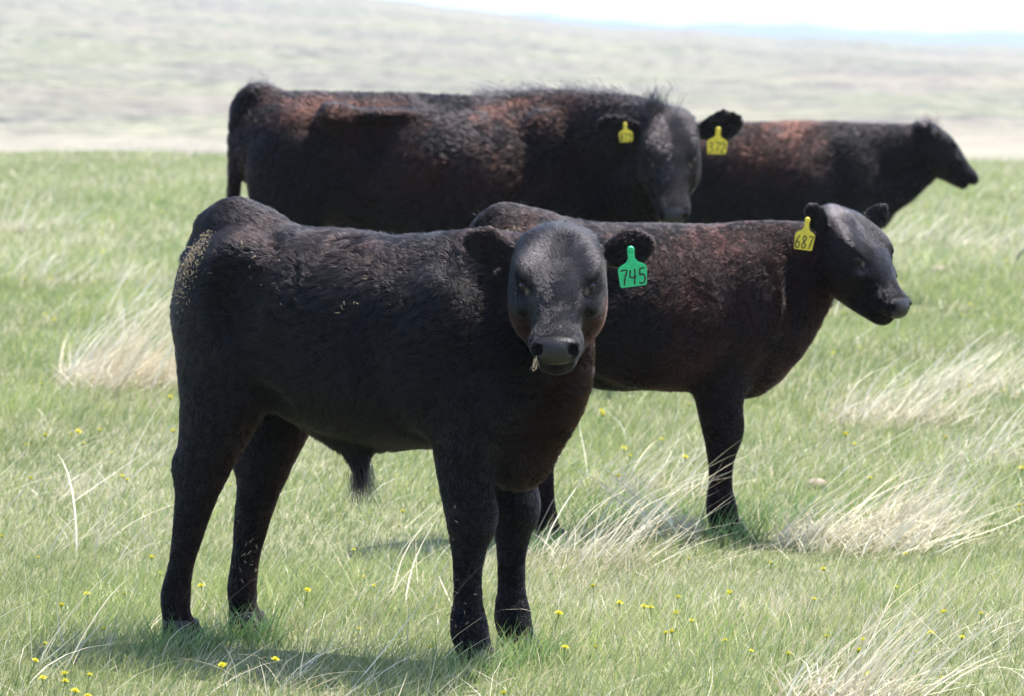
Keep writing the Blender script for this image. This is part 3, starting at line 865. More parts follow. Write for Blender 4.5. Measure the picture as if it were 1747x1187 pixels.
calf = dict(
    name='black_calf', cat='calf', seed=11,
    label='black bull calf facing the camera, with a green ear tag numbered 745',
    origin=(-0.466, 10.264, 0), yaw=math.radians(-30.4), lo=(-.78, -.50, -.07), hi=(.98, .38, 1.34), h=.0070,
    torso=[(-.430, 0, .90, .07, .10), (-.410, 0, .915, .11, .17), (-.36, 0, .905, .165, .225), (-.29, 0, .885, .205, .250), (-.16, 0, .862, .220, .250), (0, 0, .830, .238, .278), (.16, 0, .812, .238, .280),
           (.32, 0, .806, .215, .272), (.46, 0, .79, .175, .260), (.57, 0, .785, .130, .20), (.63, 0, .77, .08, .13)],
    lumps=[((-.27, -.110, .86), (.150, .110, .23), .05, False), ((-.27, .110, .86), (.150, .110, .23), .05, False),       # haunches
           ((-.23, -.15, 1.03), (.07, .05, .05), .06, False), ((-.23, .15, 1.03), (.07, .05, .05), .06, False),     # hips
           ((.40, -.14, .80), (.15, .085, .22), .035, False), ((.40, .14, .80), (.15, .085, .22), .035, False),       # shoulders
           ((.56, -.08, .68), (.08, .07, .09), .05, False), ((.56, .08, .68), (.08, .07, .09), .05, False),
           ((.05, 0, .575), (.16, .035, .060), .05, False), ((-.16, -.17, .64), (.09, .05, .05), .05, True), ((.555, 0, .545), (.105, .085, .115), .06, False),
           ((-.34, 0, 1.12), (.13, .07, .045), .05, False),
           ((-.20, -.235, .93), (.06, .03, .10), .06, True), ((-.20, .235, .93), (.06, .03, .10), .06, True),
           ((.235, -.25, .72), (.035, .03, .16), .05, True),
           ((-.462, -.115, .445), (.022, .024, .040), .03, False), ((-.405, .105, .445), (.022, .024, .040), .03, False),
           ((.500, -.115, .365), (.040, .058, .055), .025, False), ((.500, .115, .365), (.036, .052, .050), .025, False)],
    neck=[(.28, 0, .91, .14, .19), (.43, 0, .94, .125, .18), (.54, -.005, .965, .108, .155), (.63, -.02, .995, .090, .12), (.70, -.035, 1.03, .075, .08)],
    throat=[(.735, -.06, .92, .050, .06), (.72, -.04, .82, .065, .085), (.675, -.01, .72, .068, .10), (.61, 0, .62, .075, .10), (.55, 0, .56, .07, .07)],
    head=((0.122, 9.84, 1.118), (-.03, -.83, -.56), .97), roll=0.0, wide=1.10, ml=.93, facehair=1.0, poll=1.1,
    legs=[[(-.30, -.085, .86, .10, .16), (-.305, -.11, .72, .092, .158), (-.335, -.115, .60, .076, .122), (-.372, -.115, .50, .060, .092), (-.398, -.115, .435, .050, .078), (-.415, -.115, .375, .043, .062), (-.440, -.115, .29, .035, .048), (-.466, -.115, .20, .031, .037), (-.484, -.115, .125, .039, .043), (-.482, -.115, .07, .038, .041), (-.470, -.115, .03, .043, .050)],
          [(-.27, .085, .86, .10, .16), (-.265, .105, .72, .092, .158), (-.285, .105, .60, .076, .122), (-.315, .105, .50, .060, .094), (-.338, .105, .435, .050, .082), (-.355, .105, .375, .043, .066), (-.378, .105, .29, .036, .054), (-.398, .105, .20, .032, .042), (-.410, .105, .125, .039, .043), (-.408, .105, .07, .038, .041), (-.396, .105, .03, .043, .050)],
          fore(.474, -.115, fat=1.02), fore(.474, .115, fat=1.0)],
    tail=[(-.26, 0, 1.12, .035, .04), (-.35, 0, 1.14, .046, .05), (-.43, .005, 1.10, .044, .046), (-.485, .01, 1.00, .038, .040), (-.50, .015, .86, .030, .032), (-.505, .03, .72, .022, .022), (-.53, .09, .62, .016, .016)],
    extra=[[(.03, 0, .56, .035, .075), (.045, 0, .515, .028, .048), (.055, 0, .465, .018, .026), (.06, 0, .435, .010, .012)]],
    ears={1: ((-.28, 1.0, .16), (.75, -.1, .5), 1.0), -1: ((-.34, -1.0, .20), (.75, .1, .5), 1.0)},
    hair=.026, count=400000, thick=.00034, lift=.58, wavy=.34, black=BLACKHAIR, browncol=(.030, .0095, .0055), brown=brown1,
    tufts=[((.725, -.06, 1.105), .026, (.35, -.55, .12), .024, 1100, (.009, .008, .0095)), ((.055, 0, .455), .012, (.02, 0, -1), .10, 260, BLACKHAIR), ((.065, 0, .47), .012, (.30, 0, -1), .10, 160, BLACKHAIR),
           ((-.53, .06, .68, -.56, .14, .57), .012, (-.25, .3, -1), .13, 1200, BLACKHAIR)],
    flecks=[((-.375, -.13, .98), (.075, .08, .15), 480, .008), ((.455, -.115, .36), (.06, .08, .06), 26, .012), ((.46, -.115, .13), (.06, .07, .08), 50, .012),
            ((-.40, .10, .20), (.07, .08, .10), 46, .014), ((-.05, -.2, 1.0), (.4, .1, .15), 26, .012)],
    tags=[((0.309, 9.752, 1.088), (1, .15, -.10 + .22), (-.02, -.12, 1), .077, '745', GREENTAG, 'green plastic tag numbered 745 on the ear', {})],
)
cattle(calf)

def brown2(c):
    v = c['v']
    side = c['trunk'] * (0.50 + 0.22 * c['n1'] + 0.14 * c['n2'])
    top = c['trunk'] * smooth01(c['n'][:, 2], .75, .98) * .5
    che = c['face'] * smooth01(c['hp'][:, 2], -.08, -.12) * smooth01(c['hp'][:, 0], .30, .16)
    br = smooth01(v[:, 0], .42, .55) * c['trunk'] * .6 * smooth01(v[:, 2], .75, .5)
    return np.clip(side - top, 0, 1) + .6 * che + br + c['T']('leg') * .25
second = dict(
    name='dark_brown_calf', cat='calf', seed=23,
    label='dark brown calf behind the bull calf, turned right, with a yellow ear tag numbered 687',
    origin=(0.40, 12.50, 0), yaw=math.radians(15), lo=(-.74, -.40, -.07), hi=(1.10, .42, 1.24), h=.0085,
    torso=[(-.52, 0, .84, .07, .10), (-.49, 0, .845, .11, .155), (-.42, 0, .84, .17, .20), (-.30, 0, .82, .195, .225), (-.14, 0, .775, .205, .245), (.02, 0, .745, .22, .27), (.16, 0, .73, .215, .28),
           (.30, 0, .72, .19, .27), (.42, 0, .715, .155, .255), (.51, 0, .735, .12, .175), (.565, 0, .73, .07, .11)],
    lumps=[((-.32, -.10, .80), (.17, .11, .20), .06, False), ((-.32, .10, .80), (.17, .11, .20), .06, False),
           ((-.22, -.14, .95), (.06, .045, .04), .05, False), ((-.22, .14, .95), (.06, .045, .04), .05, False),
           ((.36, -.13, .75), (.12, .065, .19), .04, False), ((.36, .13, .75), (.12, .065, .19), .04, False),
           ((.40, 0, .54), (.12, .085, .12), .05, False), ((.02, -.115, .70), (.26, .125, .22), .07, False), ((-.06, 0, .505), (.12, .06, .045), .04, False),
           ((-.38, 0, 1.01), (.11, .07, .06), .05, False), ((-.17, -.21, .86), (.05, .03, .08), .05, True)],
    neck=[(.26, 0, .83, .13, .165), (.40, 0, .85, .115, .165), (.51, -.02, .87, .10, .150), (.59, -.04, .90, .088, .12), (.65, -.06, .935, .075, .085)],
    throat=[(.655, -.08, .84, .045, .05), (.61, -.05, .75, .055, .075), (.535, -.02, .65, .06, .09), (.46, 0, .56, .065, .08)],
    head=((1.118, 12.60, 1.034), (.52, -.52, -.62), .97), wide=1.06, ml=.86, facehair=1.0, poll=.9,
    legs=[hind(0, -.10, .90, foot=-.33, hock=-.35, top=.86, fat=1.1), hind(0, .10, .90, foot=-.50, hock=-.42), fore(.290, -.085, .90, fat=1.18), fore(.340, .085, .90, fat=1.05)],
    tail=[(-.34, 0, 1.02, .03, .035), (-.44, .01, 1.045, .045, .045), (-.52, .02, .99, .036, .038), (-.55, .02, .88, .028, .03), (-.56, .03, .74, .024, .024), (-.555, .03, .60, .018, .018)],
    ears={1: ((-.25, .62, .72), (.50, -.75, .42), .78), -1: ((-.62, -.62, .55), (.70, -.2, .30), .80)},
    hair=.016, count=200000, thick=.00040, lift=.42, black=(0.0045, .0038, .0043), browncol=(.0145, .0048, .0042), brown=brown2,
    tufts=[((-.36, 0, 1.03, -.50, .02, .99), .022, (-.8, 0, .6), .026, 500, BLACKHAIR), ((-.555, .03, .66, -.56, .03, .45), .012, (0, 0, -1), .15, 700, BLACKHAIR)],
    flecks=[((-.46, -.13, .93), (.09, .09, .10), 220, .016)],
    tags=[((0.981, 12.45, 1.028), (.95, .10, -.12), (.14, -.05, 1), .078, '687', YELTAG, 'yellow plastic tag numbered 687 on the ear', {'W': .86})],
)
cattle(second)

def brown3(c):
    v = c['v']
    side = c['trunk'] * smooth01(v[:, 2], .65, 1.05) * np.clip(.80 + .45 * c['n1'] + .30 * c['n2'], 0, 1.3) * (1 - .45 * smooth01(v[:, 0], -.40, -.55) * smooth01(v[:, 2], 1.22, 1.12))
    top = c['trunk'] * smooth01(c['n'][:, 2], .80, .98) * .8
    front = smooth01(v[:, 0], .62, .85)
    return np.clip(side * .62 - top, 0, 1) * (1 - front * .8) + .05 + c['T']('tail') * .35 * (v[:, 2] < 1.05) + c['face'] * .08
cow3 = dict(
    name='brown_black_cow', cat='cow', seed=37,
    label='large brown-black cow at the back with yellow tags in both ears and tail hanging',
    origin=(-0.42, 18.55, 0), yaw=math.radians(-4), lo=(-1.12, -1.22, -.07), hi=(1.62, .50, 1.56), h=.0150,
    torso=[(-.86, 0, 1.10, .09, .12), (-.82, 0, 1.11, .15, .19), (-.74, 0, 1.09, .21, .25), (-.58, 0, 1.05, .25, .30), (-.36, 0, 1.00, .27, .34), (-.08, 0, .95, .33, .385), (.20, 0, .93, .34, .395),
           (.46, 0, .94, .29, .38), (.66, 0, .96, .23, .35), (.82, 0, .96, .17, .28), (.92, 0, .93, .10, .17)],
    lumps=[((-.60, -.14, 1.02), (.20, .13, .24), .06, False), ((-.60, .14, 1.02), (.20, .13, .24), .06, False),
           ((-.42, -.275, 1.23), (.09, .065, .055), .05, False), ((-.42, .26, 1.24), (.10, .06, .055), .05, False),
           ((-.40, -.22, 1.02), (.07, .06, .26), .08, False), ((-.70, -.14, .85), (.15, .10, .34), .08, False), ((-.70, .14, .85), (.15, .10, .34), .08, False),
           ((-.20, -.350, 1.10), (.13, .12, .14), .07, True), ((-.20, -.24, 1.245), (.22, .05, .026), .04, False), ((-.44, -.27, 1.23), (.075, .075, .06), .04, False), ((-.29, -.43, .98), (.055, .12, .24), .06, True), ((-.24, .37, 1.17), (.13, .10, .13), .12, True),
           ((-.79, -.12, 1.16), (.07, .05, .06), .04, False), ((-.60, -.30, 1.17), (.10, .075, .06), .06, True),
           ((.60, -.20, 1.00), (.17, .09, .27), .05, False), ((.60, .20, 1.00), (.17, .09, .27), .05, False),
           ((.84, 0, .76), (.14, .12, .16), .06, False), ((-.80, 0, 1.31), (.10, .07, .05), .05, False),
           ((.62, 0, 1.30), (.20, .07, .045), .06, False), ((-.3, 0, 1.30), (.5, .05, .03), .05, False),
           ((.14, -.21, .92), (.38, .24, .33), .08, False), ((-.64, -.17, .93), (.20, .15, .32), .07, False)],
    neck=[(.50, 0, 1.10, .18, .24), (.72, -.06, 1.12, .17, .24), (.90, -.18, 1.14, .155, .21), (1.04, -.32, 1.17, .14, .17), (1.12, -.44, 1.19, .11, .11)],
    throat=[(1.15, -.46, 1.00, .09, .10), (1.08, -.34, .88, .10, .15), (.98, -.18, .78, .10, .17), (.88, -.04, .72, .10, .15)],
    head=((0.752, 17.93, 1.235), (.02, -.66, -.75), 1.22), ml=1.08, wide=1.0, facehair=1.0, poll=3.0,
    legs=[hind(0, -.19, 1.20, foot=-.78, hock=-.76, top=.86), hind(0, .17, 1.20, foot=-.60, hock=-.60), fore(.62, -.17, 1.22), fore(.50, .17, 1.22)],
    tail=[(-.72, 0, 1.30, .04, .05), (-.83, -.01, 1.345, .05, .055), (-.915, -.02, 1.29, .048, .05), (-.945, -.03, 1.15, .038, .04), (-.95, -.03, .98, .034, .036), (-.965, -.03, .80, .034, .034), (-.975, -.03, .65, .036, .036), (-.975, -.03, .52, .02, .02)],
    ears={1: ((-.22, 1.0, .16), (.75, -.1, .5), 1.25), -1: ((-.16, -1.0, .12), (.75, .1, .5), 1.20)},
    hair=.028, count=110000, thick=.0010, lift=.45, black=(0.0045, .0042, .005), browncol=(.020, .0066, .0046), brown=brown3, clump=1.6, swirl=.35,
    tufts=[((.25, 0, 1.31, .62, 0, 1.335), .030, (-.9, 0, .45), .050, 1300, (.005, .0046, .0055)), ((.68, -.03, 1.33, .98, -.24, 1.31), .030, (-.7, .3, .6), .045, 1200, (.005, .0046, .0055)),
           ((1.135, -.50, 1.25), .038, (.05, -.15, 1), .095, 420, (.005, .0046, .0055)), ((-.82, -.01, 1.35), .03, (-.8, 0, .5), .035, 400, (.005, .0046, .0055))],
    flecks=[((-.79, -.10, 1.22), (.10, .14, .05), 6, .03)],
    tags=[((0.533, 17.70, 1.215), (1, -.18, .05), (-.10, -.05, 1), .066, '872', YELTAG, 'smaller yellow tag on the left-hand ear', {'ink': .0040}),
          ((0.972, 17.70, 1.190), (1, .12, -.04), (.06, -.1, 1), .092, '372', YELTAG, 'wide yellow tag on the right-hand ear', {'W': 1.05, 'ink': .005})],
)
cattle(cow3)

def brown4(c):
    v = c['v']
    mid = smooth01(v[:, 0], .42, .20) * smooth01(v[:, 2], .58, .85)
    patch = np.exp(-(((v[:, 0] - .05) / .20) ** 2 + ((v[:, 2] - .86) / .14) ** 2)) * .5
    return c['trunk'] * (mid * np.clip(.42 + .30 * c['n1'] + .22 * c['n2'], 0, 1) + patch) + .04
cow4 = dict(
    name='black_heifer', cat='cow', seed=53,
    label='untagged black cow with reddish flank furthest back, head in profile to the right',
    origin=(1.62, 23.6, 0), yaw=math.radians(3), lo=(-.95, -.45, -.07), hi=(1.50, .48, 1.30), h=.0165,
    torso=[(-.72, 0, .84, .08, .12), (-.68, 0, .85, .14, .17), (-.60, 0, .85, .19, .22), (-.44, 0, .775, .22, .315), (-.24, 0, .745, .25, .335), (0, 0, .735, .28, .345), (.20, 0, .73, .27, .355),
           (.38, 0, .735, .235, .345), (.54, 0, .74, .19, .31), (.66, 0, .755, .14, .22), (.74, 0, .73, .08, .14)],
    lumps=[((-.48, -.12, .82), (.17, .12, .20), .06, False), ((-.48, .12, .82), (.17, .12, .20), .06, False),
           ((.46, -.16, .78), (.13, .08, .23), .04, False), ((.46, .16, .78), (.13, .08, .23), .04, False),
           ((.02, -.16, .70), (.34, .17, .28), .08, False), ((.66, 0, .54), (.13, .10, .15), .06, False)],
    neck=[(.42, 0, .88, .15, .19), (.60, 0, .89, .14, .185), (.76, 0, .905, .125, .165), (.88, 0, .93, .11, .14), (.96, 0, .955, .09, .10)],
    throat=[(1.03, 0, .80, .06, .07), (.93, 0, .74, .07, .10), (.83, 0, .67, .07, .12), (.76, 0, .60, .07, .10)],
    head=((2.640, 23.62, 1.055), (.79, .02, -.67), 1.04), wide=1.0, facehair=1.0, poll=1.6,
    legs=[hind(0, -.15, .98, foot=-.58, hock=-.54), hind(0, .14, .98, foot=-.46, hock=-.48), fore(.50, -.14, 1.0), fore(.58, .13, 1.0)],
    tail=[(-.62, 0, 1.02, .03, .04), (-.70, 0, 1.04, .035, .04), (-.76, 0, .98, .03, .03), (-.78, 0, .80, .025, .025), (-.78, 0, .60, .022, .022), (-.78, 0, .45, .018, .018)],
    ears={1: ((-.5, .9, .2), (.8, -.1, .3), .9), -1: ((-.62, -.85, .15), (.5, -.5, .6), 1.0)},
    hair=.022, count=60000, thick=.0012, lift=.45, black=(0.0045, .0042, .005), browncol=(.023, .0078, .0056), brown=brown4, clump=1.6, swirl=.35,
    tufts=[((1.02, 0, 1.06), .03, (-.5, 0, 1), .035, 220, (.03, .018, .013))],
)
cattle(cow4)

# ------------------------------------------------------------------ grass
def leaf_mat(name, trans=0.45, rough=0.55):
    m, nt, b = new_mat(name)
    at = N(nt, 'ShaderNodeAttribute', attribute_name='col')
    nt.links.new(at.outputs['Color'], b.inputs['Base Color'])
    b.inputs['Roughness'].default_value = rough
    b.inputs['Specular IOR Level'].default_value = 0.35
    t = N(nt, 'ShaderNodeBsdfTranslucent'); nt.links.new(at.outputs['Color'], t.inputs[0])
    mx = N(nt, 'ShaderNodeMixShader'); mx.inputs[0].default_value = trans
    nt.links.new(b.outputs[0], mx.inputs[1]); nt.links.new(t.outputs[0], mx.inputs[2])
    nt.links.new(mx.outputs[0], nt.nodes['Material Output'].inputs['Surface'])
    return m
LEAFM = leaf_mat('grass_blade', 0.45, 0.38)
DRYM = leaf_mat('dry_stalk', 0.25, 0.7)

def blades(roots, h, w, az, lean, curl, col, seg=3, tipcol=None, kink=None):
    """ribbons; az = facing of the width, lean = (n,2) horizontal drift per metre of height"""
    n = len(roots)
    tt = np.linspace(0, 1, seg + 1)
    wx = np.stack([np.cos(az), np.sin(az), np.zeros(n)], 1)
    P = np.zeros((n, seg + 1, 2, 3)); C = np.zeros((n, seg + 1, 2, 3))
    for i, t in enumerate(tt):
        up = np.sin(np.clip(t * curl, 0, 2.6)) / np.maximum(curl, .05)        # height fraction along a circular bend
        out = (1 - np.cos(np.clip(t * curl, 0, 2.6))) / np.maximum(curl, .05)
        c = roots.copy()
        nl = np.linalg.norm(lean, axis=1) + 1e-6
        ld = lean / nl[:, None]
        c[:, 2] += h * (up / np.sqrt(1 + nl ** 2) - out * .25 * nl / np.sqrt(1 + nl ** 2))
        hor = h * (out + up * nl / np.sqrt(1 + nl ** 2))
        c[:, :2] += ld * hor[:, None]
        if kink is not None: c += kink * (math.sin(t * 3.14) * h)[:, None] if False else kink * (h * math.sin(t * 3.14))[:, None]
        c[:, 2] = np.maximum(c[:, 2], roots[:, 2] + .002 + .01 * t)
        ww = w * (1 - t ** 1.6) ** .8 if i < seg else w * 0.06
        if i == 0: ww = w * .75
        P[:, i, 0] = c - wx * (ww * .5)[:, None]; P[:, i, 1] = c + wx * (ww * .5)[:, None]
        cc = col if tipcol is None else col * (1 - t) + tipcol * t
        C[:, i, 0] = cc; C[:, i, 1] = cc
    base = (np.arange(n) * (seg + 1) * 2)[:, None]
    q = []
    for i in range(seg):
        q.append(base + np.array([[2 * i, 2 * i + 1, 2 * i + 3, 2 * i + 2]]))
    return P.reshape(-1, 3), np.stack(q, 1).reshape(-1, 4), C.reshape(-1, 3)

def cat_geo(parts):
    vs, fs, cs = [], [], []; o = 0
    for v, f, c in parts:
        vs.append(v); fs.append(f + o); cs.append(c); o += len(v)
    return np.vstack(vs), np.vstack(fs), np.vstack(cs)

def geo_obj(name, parts, mat, parent=None):
    v, f, c = cat_geo(parts)
    me = np_mesh(name, v, f, True)
    color_attr(me, 'col', np.clip(c, 0.002, 1))
    me.materials.append(mat)
    return link(bpy.data.objects.new(name, me), parent)

def field_roots(n, y0, y1, margin=1.4):
    # even density over a wedge a little wider than the view
    y = np.sqrt(rng.uniform(0, 1, n * 2) * ((y1 + 8) ** 2 - (y0 + 8) ** 2) + (y0 + 8) ** 2) - 8
    hw = y * 0.142 + margin
    x = rng.uniform(-1, 1, n * 2) * hw
    # thinner sward beyond, so the pasture goes on past the frame
    out = rng.random(n * 2) < .30
    x = np.where(out, np.sign(x) * (hw + rng.random(n * 2) * (2.2 + .085 * y)), x)
    keep = rng.random(n * 2) < 1.0
    x, y = x[keep][:n], y[keep][:n]
    return x, y

dryf = Wave(2.6, 101); dryf2 = Wave(0.7, 102); grnf = Wave(1.3, 103); lushf = Wave(5.5, 104)
def make_grass():
    parts = []
    zones = [(8.2, 12.6, 150000, .0028, 3, .072), (12.6, 17, 115000, .0042, 2, .075), (17, 26, 140000, .0065, 2, .080), (26, 53.5, 215000, .0130, 1, .085)]
    for y0, y1, n, w, seg, hh in zones:
        n = int(n * GRASS)
        if n < 10: continue
        x, y = field_roots(n, y0, y1)
        sc = min(1.0, 1.0)
        p3 = np.stack([x, y * (0.55 if y0 > 17 else .8), np.zeros(n)], 1)
        d = dryf(p3) * .6 + dryf2(p3) * .5; g = grnf(p3); lu = lushf(p3)
        # clumps
        ck = rng.normal(size=(n, 2)) * .01
        z = hfun(x, y)
        roots = np.stack([x + ck[:, 0], y + ck[:, 1], z - .004], 1)
        dry = rng.random(n) < np.clip(.31 + .16 * d - (.07 if y0 < 20 else -.02), .03, .75)
        h = hh * rng.uniform(.55, 1.35, n) * (1 + .22 * g + .12 * lu) * np.where(dry, .85, 1.0)
        h = np.maximum(h, .025)
        az = rng.uniform(0, math.pi, n)
        la = rng.uniform(0, 6.283, n); lm = rng.uniform(0, .55, n)
        lean = np.stack([np.cos(la) * lm + .16, np.sin(la) * lm], 1)
        curl = rng.uniform(.1, 1.3, n)
        v = rng.uniform(0, 1, n)[:, None]
        gcol = np.array((.135, .215, .058)) * (1 - v) + np.array((.370, .410, .180)) * v
        gcol = gcol * (1 + .13 * g[:, None])
        blu = (rng.random(n) < .16)[:, None]
        gcol = np.where(blu, np.array((.22, .30, .17)) * (.8 + .4 * v), gcol)
        dcol = np.array((.46, .38, .24)) * (1 - v) + np.array((.78, .72, .56)) * v
        col = np.where(dry[:, None], dcol, gcol)
        tip = np.where(dry[:, None], col * 1.05, col * np.array((1.25, 1.12, 1.0)))
        parts.append(blades(roots, h, np.full(n, w) * rng.uniform(.6, 1.35, n), az, lean, curl, col * .95, seg, tip))
    if parts:
        o = geo_obj('grass', parts, LEAFM)
        tag(o, kind='stuff', label='short green spring grass covering the pasture')
make_grass()

def stalks(n, cx, cy, rad, h, dirv, spread, w, seg=6, curl=(.2, 1.3), base=(.60, .51, .34), flat=0.0, r=None):
    """arching dry stalks from one crown; returns geometry"""
    r = r or rng
    a = r.uniform(0, 6.283, n); q = rad * np.sqrt(r.random(n))
    x = cx + np.cos(a) * q; y = cy + np.sin(a) * q
    roots = np.stack([x, y, hfun(x, y) - .004], 1)
    hh = h * r.uniform(.45, 1.15, n)
    la = r.uniform(0, 6.283, n); lm = r.uniform(0, spread, n)
    lean = np.stack([np.cos(la) * lm + dirv[0], np.sin(la) * lm + dirv[1]], 1)
    cu = r.uniform(*curl, n)
    v = r.uniform(0, 1, n)[:, None]
    col = np.array(base) * (1 - v) + np.array((.84, .78, .62)) * v
    kink = r.normal(size=(n, 3)) * .07
    return blades(roots, hh, np.full(n, w) * r.uniform(.6, 1.4, n), r.uniform(0, 3.14, n), lean, cu, col, seg, col * 1.05, kink)

def make_litter():
    """single bent dry stems standing and lying all over the sward"""
    parts = []
    for y0, y1, n, w in ((8.4, 12.6, 3400, .0030), (12.6, 18, 4200, .0040), (18, 30, 4200, .0065), (30, 52, 4000, .012)):
        n = int(n * GRASS)
        if n < 5: continue
        x, y = field_roots(n, y0, y1)
        d = dryf(np.stack([x, y * .6, x * 0], 1)); k = rng.random(n) < np.clip(.5 + .33 * d, .08, 1)
        x, y = x[k], y[k]; n = len(x)
        roots = np.stack([x, y, hfun(x, y)], 1)
        h = rng.uniform(.06, .20, n) * rng.choice([.7, 1, 1, 1.7], n)
        lm = rng.uniform(.0, 1.6, n); la = rng.normal(0.15, 1.1, n)
        lean = np.stack([np.cos(la) * lm, np.sin(la) * lm * .8], 1)
        v = rng.uniform(0, 1, n)[:, None]
        col = np.array((.58, .49, .32)) * (1 - v) + np.array((.84, .78, .63)) * v
        parts.append(blades(roots, h, np.full(n, w) * rng.uniform(.5, 1.2, n), rng.uniform(0, 3.14, n), lean, rng.uniform(.1, 1.9, n), col, 5, col, rng.normal(size=(n, 3)) * .05))
    if parts:
        o = geo_obj('dry_stems', parts, DRYM)
        tag(o, kind='stuff', label='loose straw-coloured dead stems scattered through the green grass')
make_litter()

TUSSOCKS = [
    # x, y, stems, crown radius, length, drift, spread, stem width, label
    (-1.80, 17.4, 900, .27, .56, (.75, .15), .36, .0068, 'big pale bunch of dry grass leaning right, left of the bull calf at rump height'),
    (-2.02, 17.7, 300, .12, .46, (.40, .15), .32, .0068, 'narrow pale tuft at the left side of the big dry bunch'),
    (.82, 9.22, 300, .15, .42, (.80, .10), .36, .0046, 'pale dry tussock leaning right at the bottom edge, right of the calves'),
    (1.12, 12.35, 420, .24, .42, (1.2, .05), .55, .0050, 'sprawling dry tussock lying to the right, right of the second calf\'s forefoot'),
    (1.36, 12.75, 260, .13, .38, (.60, .15), .35, .0046, 'upright straw fan on top of the sprawling tussock'),
    (.55, 12.45, 150, .08, .36, (-.9, -.15), .5, .0052, 'white bleached arching stems beside the forefoot of the second calf'),
    (.22, 11.85, 220, .18, .48, (.9, .1), .6, .0038, 'long arching straw between the bull calf and the second calf'),
    (.48, 13.6, 170, .20, .40, (.8, .1), .5, .0040, 'thin straw under the belly of the second calf'),
    (1.62, 16.2, 420, .26, .42, (.9, .1), .5, .0055, 'soft pale tuft right of the second calf\'s chest'),
    (2.25, 17.6, 420, .30, .40, (.9, .1), .5, .0060, 'pale tuft near the right edge level with the second calf\'s belly'),
    (1.95, 14.6, 110, .20, .36, (.8, .1), .5, .0048, 'sparse dry tuft near the right edge above the sprawling tussock'),
    (-1.42, 9.75, 46, .20, .42, (.55, .1), .6, .0036, 'few long dry stems at the bottom left corner'),
    (-.44, 9.72, 60, .22, .36, (.75, .0), .8, .0032, 'tangled dry stems in the shade under the bull calf'),
    (-.28, 11.1, 60, .16, .34, (.3, .1), .8, .0034, 'fine dry stems between the legs of the bull calf'),
    (-1.35, 12.2, 44, .20, .40, (.6, .1), .6, .0040, 'thin straw left of the bull calf\'s hind leg'),
    (-1.75, 13.6, 70, .30, .40, (.9, .1), .6, .0042, 'loose straw at the left edge level with the bull calf\'s hock'),
    (1.55, 10.3, 44, .20, .34, (.7, .1), .6, .0034, 'few tall dry stems near the bottom right corner'),
    (-3.05, 25.4, 150, .40, .34, (.8, .1), .5, .0085, 'bleached patch of dry grass at the far left behind the big bunch'),
    (-4.30, 32.0, 170, .55, .36, (.8, .1), .5, .011, 'pale dry patch at the left edge below the hillside'),
    (-2.10, 22.5, 130, .32, .36, (.8, .1), .5, .0080, 'pale streak of dry grass up-slope of the big bunch'),
    (2.75, 30.0, 260, .75, .34, (.8, .1), .5, .011, 'wide pale dry patch behind the head of the second calf'),
    (4.00, 29.3, 190, .60, .34, (.8, .1), .5, .011, 'pale dry patch at the right edge below the heifer\'s muzzle'),
    (3.35, 21.5, 140, .36, .36, (.8, .1), .5, .0080, 'blurred straw tuft right of the second calf\'s muzzle'),
]
def make_tussocks():
    for i, (x, y, n, rad, h, dv, sp, w, lab) in enumerate(TUSSOCKS):
        r = np.random.default_rng(300 + i)
        parts = [stalks(int(n * .26), x, y, rad * 1.2, h * 1.05, (dv[0] * .80, dv[1]), sp * 1.1, w * 1.35, 6, (.05, 1.0), r=r), stalks(int(n * .18), x, y, rad * 1.5, h * .7, (dv[0] * 1.3, dv[1]), sp * 1.8, w * 1.2, 6, (.4, 1.9), r=r), stalks(int(n * .8), x, y, rad * 1.1, h * .34, (.2, 0), .9, w * 1.1, 3, (.3, 1.5), (.44, .37, .25), r=r)]
        o = geo_obj('dry_grass_tussock', parts, DRYM)
        # keep the origin at the crown
        o.data.transform(Matrix.Translation((-x, -y, 0))); o.location = (x, y, 0)
        tag(o, lab, 'dry grass', 'dry bunchgrass tussocks in the pasture')
    # fresh green tufts round the feet
    for i, (x, y, n, rad, h, lab) in enumerate([
        (-.74, 10.36, 110, .10, .17, 'taller fresh green tuft in front of the far hind hoof of the bull calf'),
        (-.93, 10.24, 160, .12, .125, 'short green tuft over the near hind hoof of the bull calf'),
        (-.09, 9.80, 150, .12, .115, 'green tuft covering the near fore hoof of the bull calf'),
        (.04, 9.96, 150, .11, .13, 'green tuft covering the far fore hoof of the bull calf'),
        (.74, 12.38, 130, .11, .16, 'fresh green tuft around the forefoot of the second calf'),
        (.10, 12.08, 130, .11, .14, 'green tuft at the hind hoof of the second calf'),
        (.95, 12.9, 160, .30, .17, 'blue-green leafy clump right of the second calf\'s forefoot'),
        (.42, 12.7, 170, .26, .19, 'long green grass in the shade under the second calf')]):
        r = np.random.default_rng(400 + i)
        a = r.uniform(0, 6.283, n); q = rad * np.sqrt(r.random(n)); X = x + np.cos(a) * q; Y = y + np.sin(a) * q
        v = r.uniform(0, 1, n)[:, None]
        col = np.array((.10, .20, .055)) * (1 - v) + np.array((.22, .33, .13)) * v
        lm = r.uniform(0, .7, n); la = r.uniform(0, 6.28, n)
        p = blades(np.stack([X, Y, hfun(X, Y)], 1), h * .85 * r.uniform(.6, 1.2, n), np.full(n, .0042) * r.uniform(.7, 1.3, n), r.uniform(0, 3.14, n),
                   np.stack([np.cos(la) * lm + .15, np.sin(la) * lm], 1), r.uniform(.2, 1.3, n), col, 4, col * 1.15)
        o = geo_obj('green_grass_tuft', [p], LEAFM)
        o.data.transform(Matrix.Translation((-x, -y, 0))); o.location = (x, y, 0)
        tag(o, lab, 'grass tuft', 'taller green tufts by the hooves')
if GRASS > 0:
    make_tussocks()

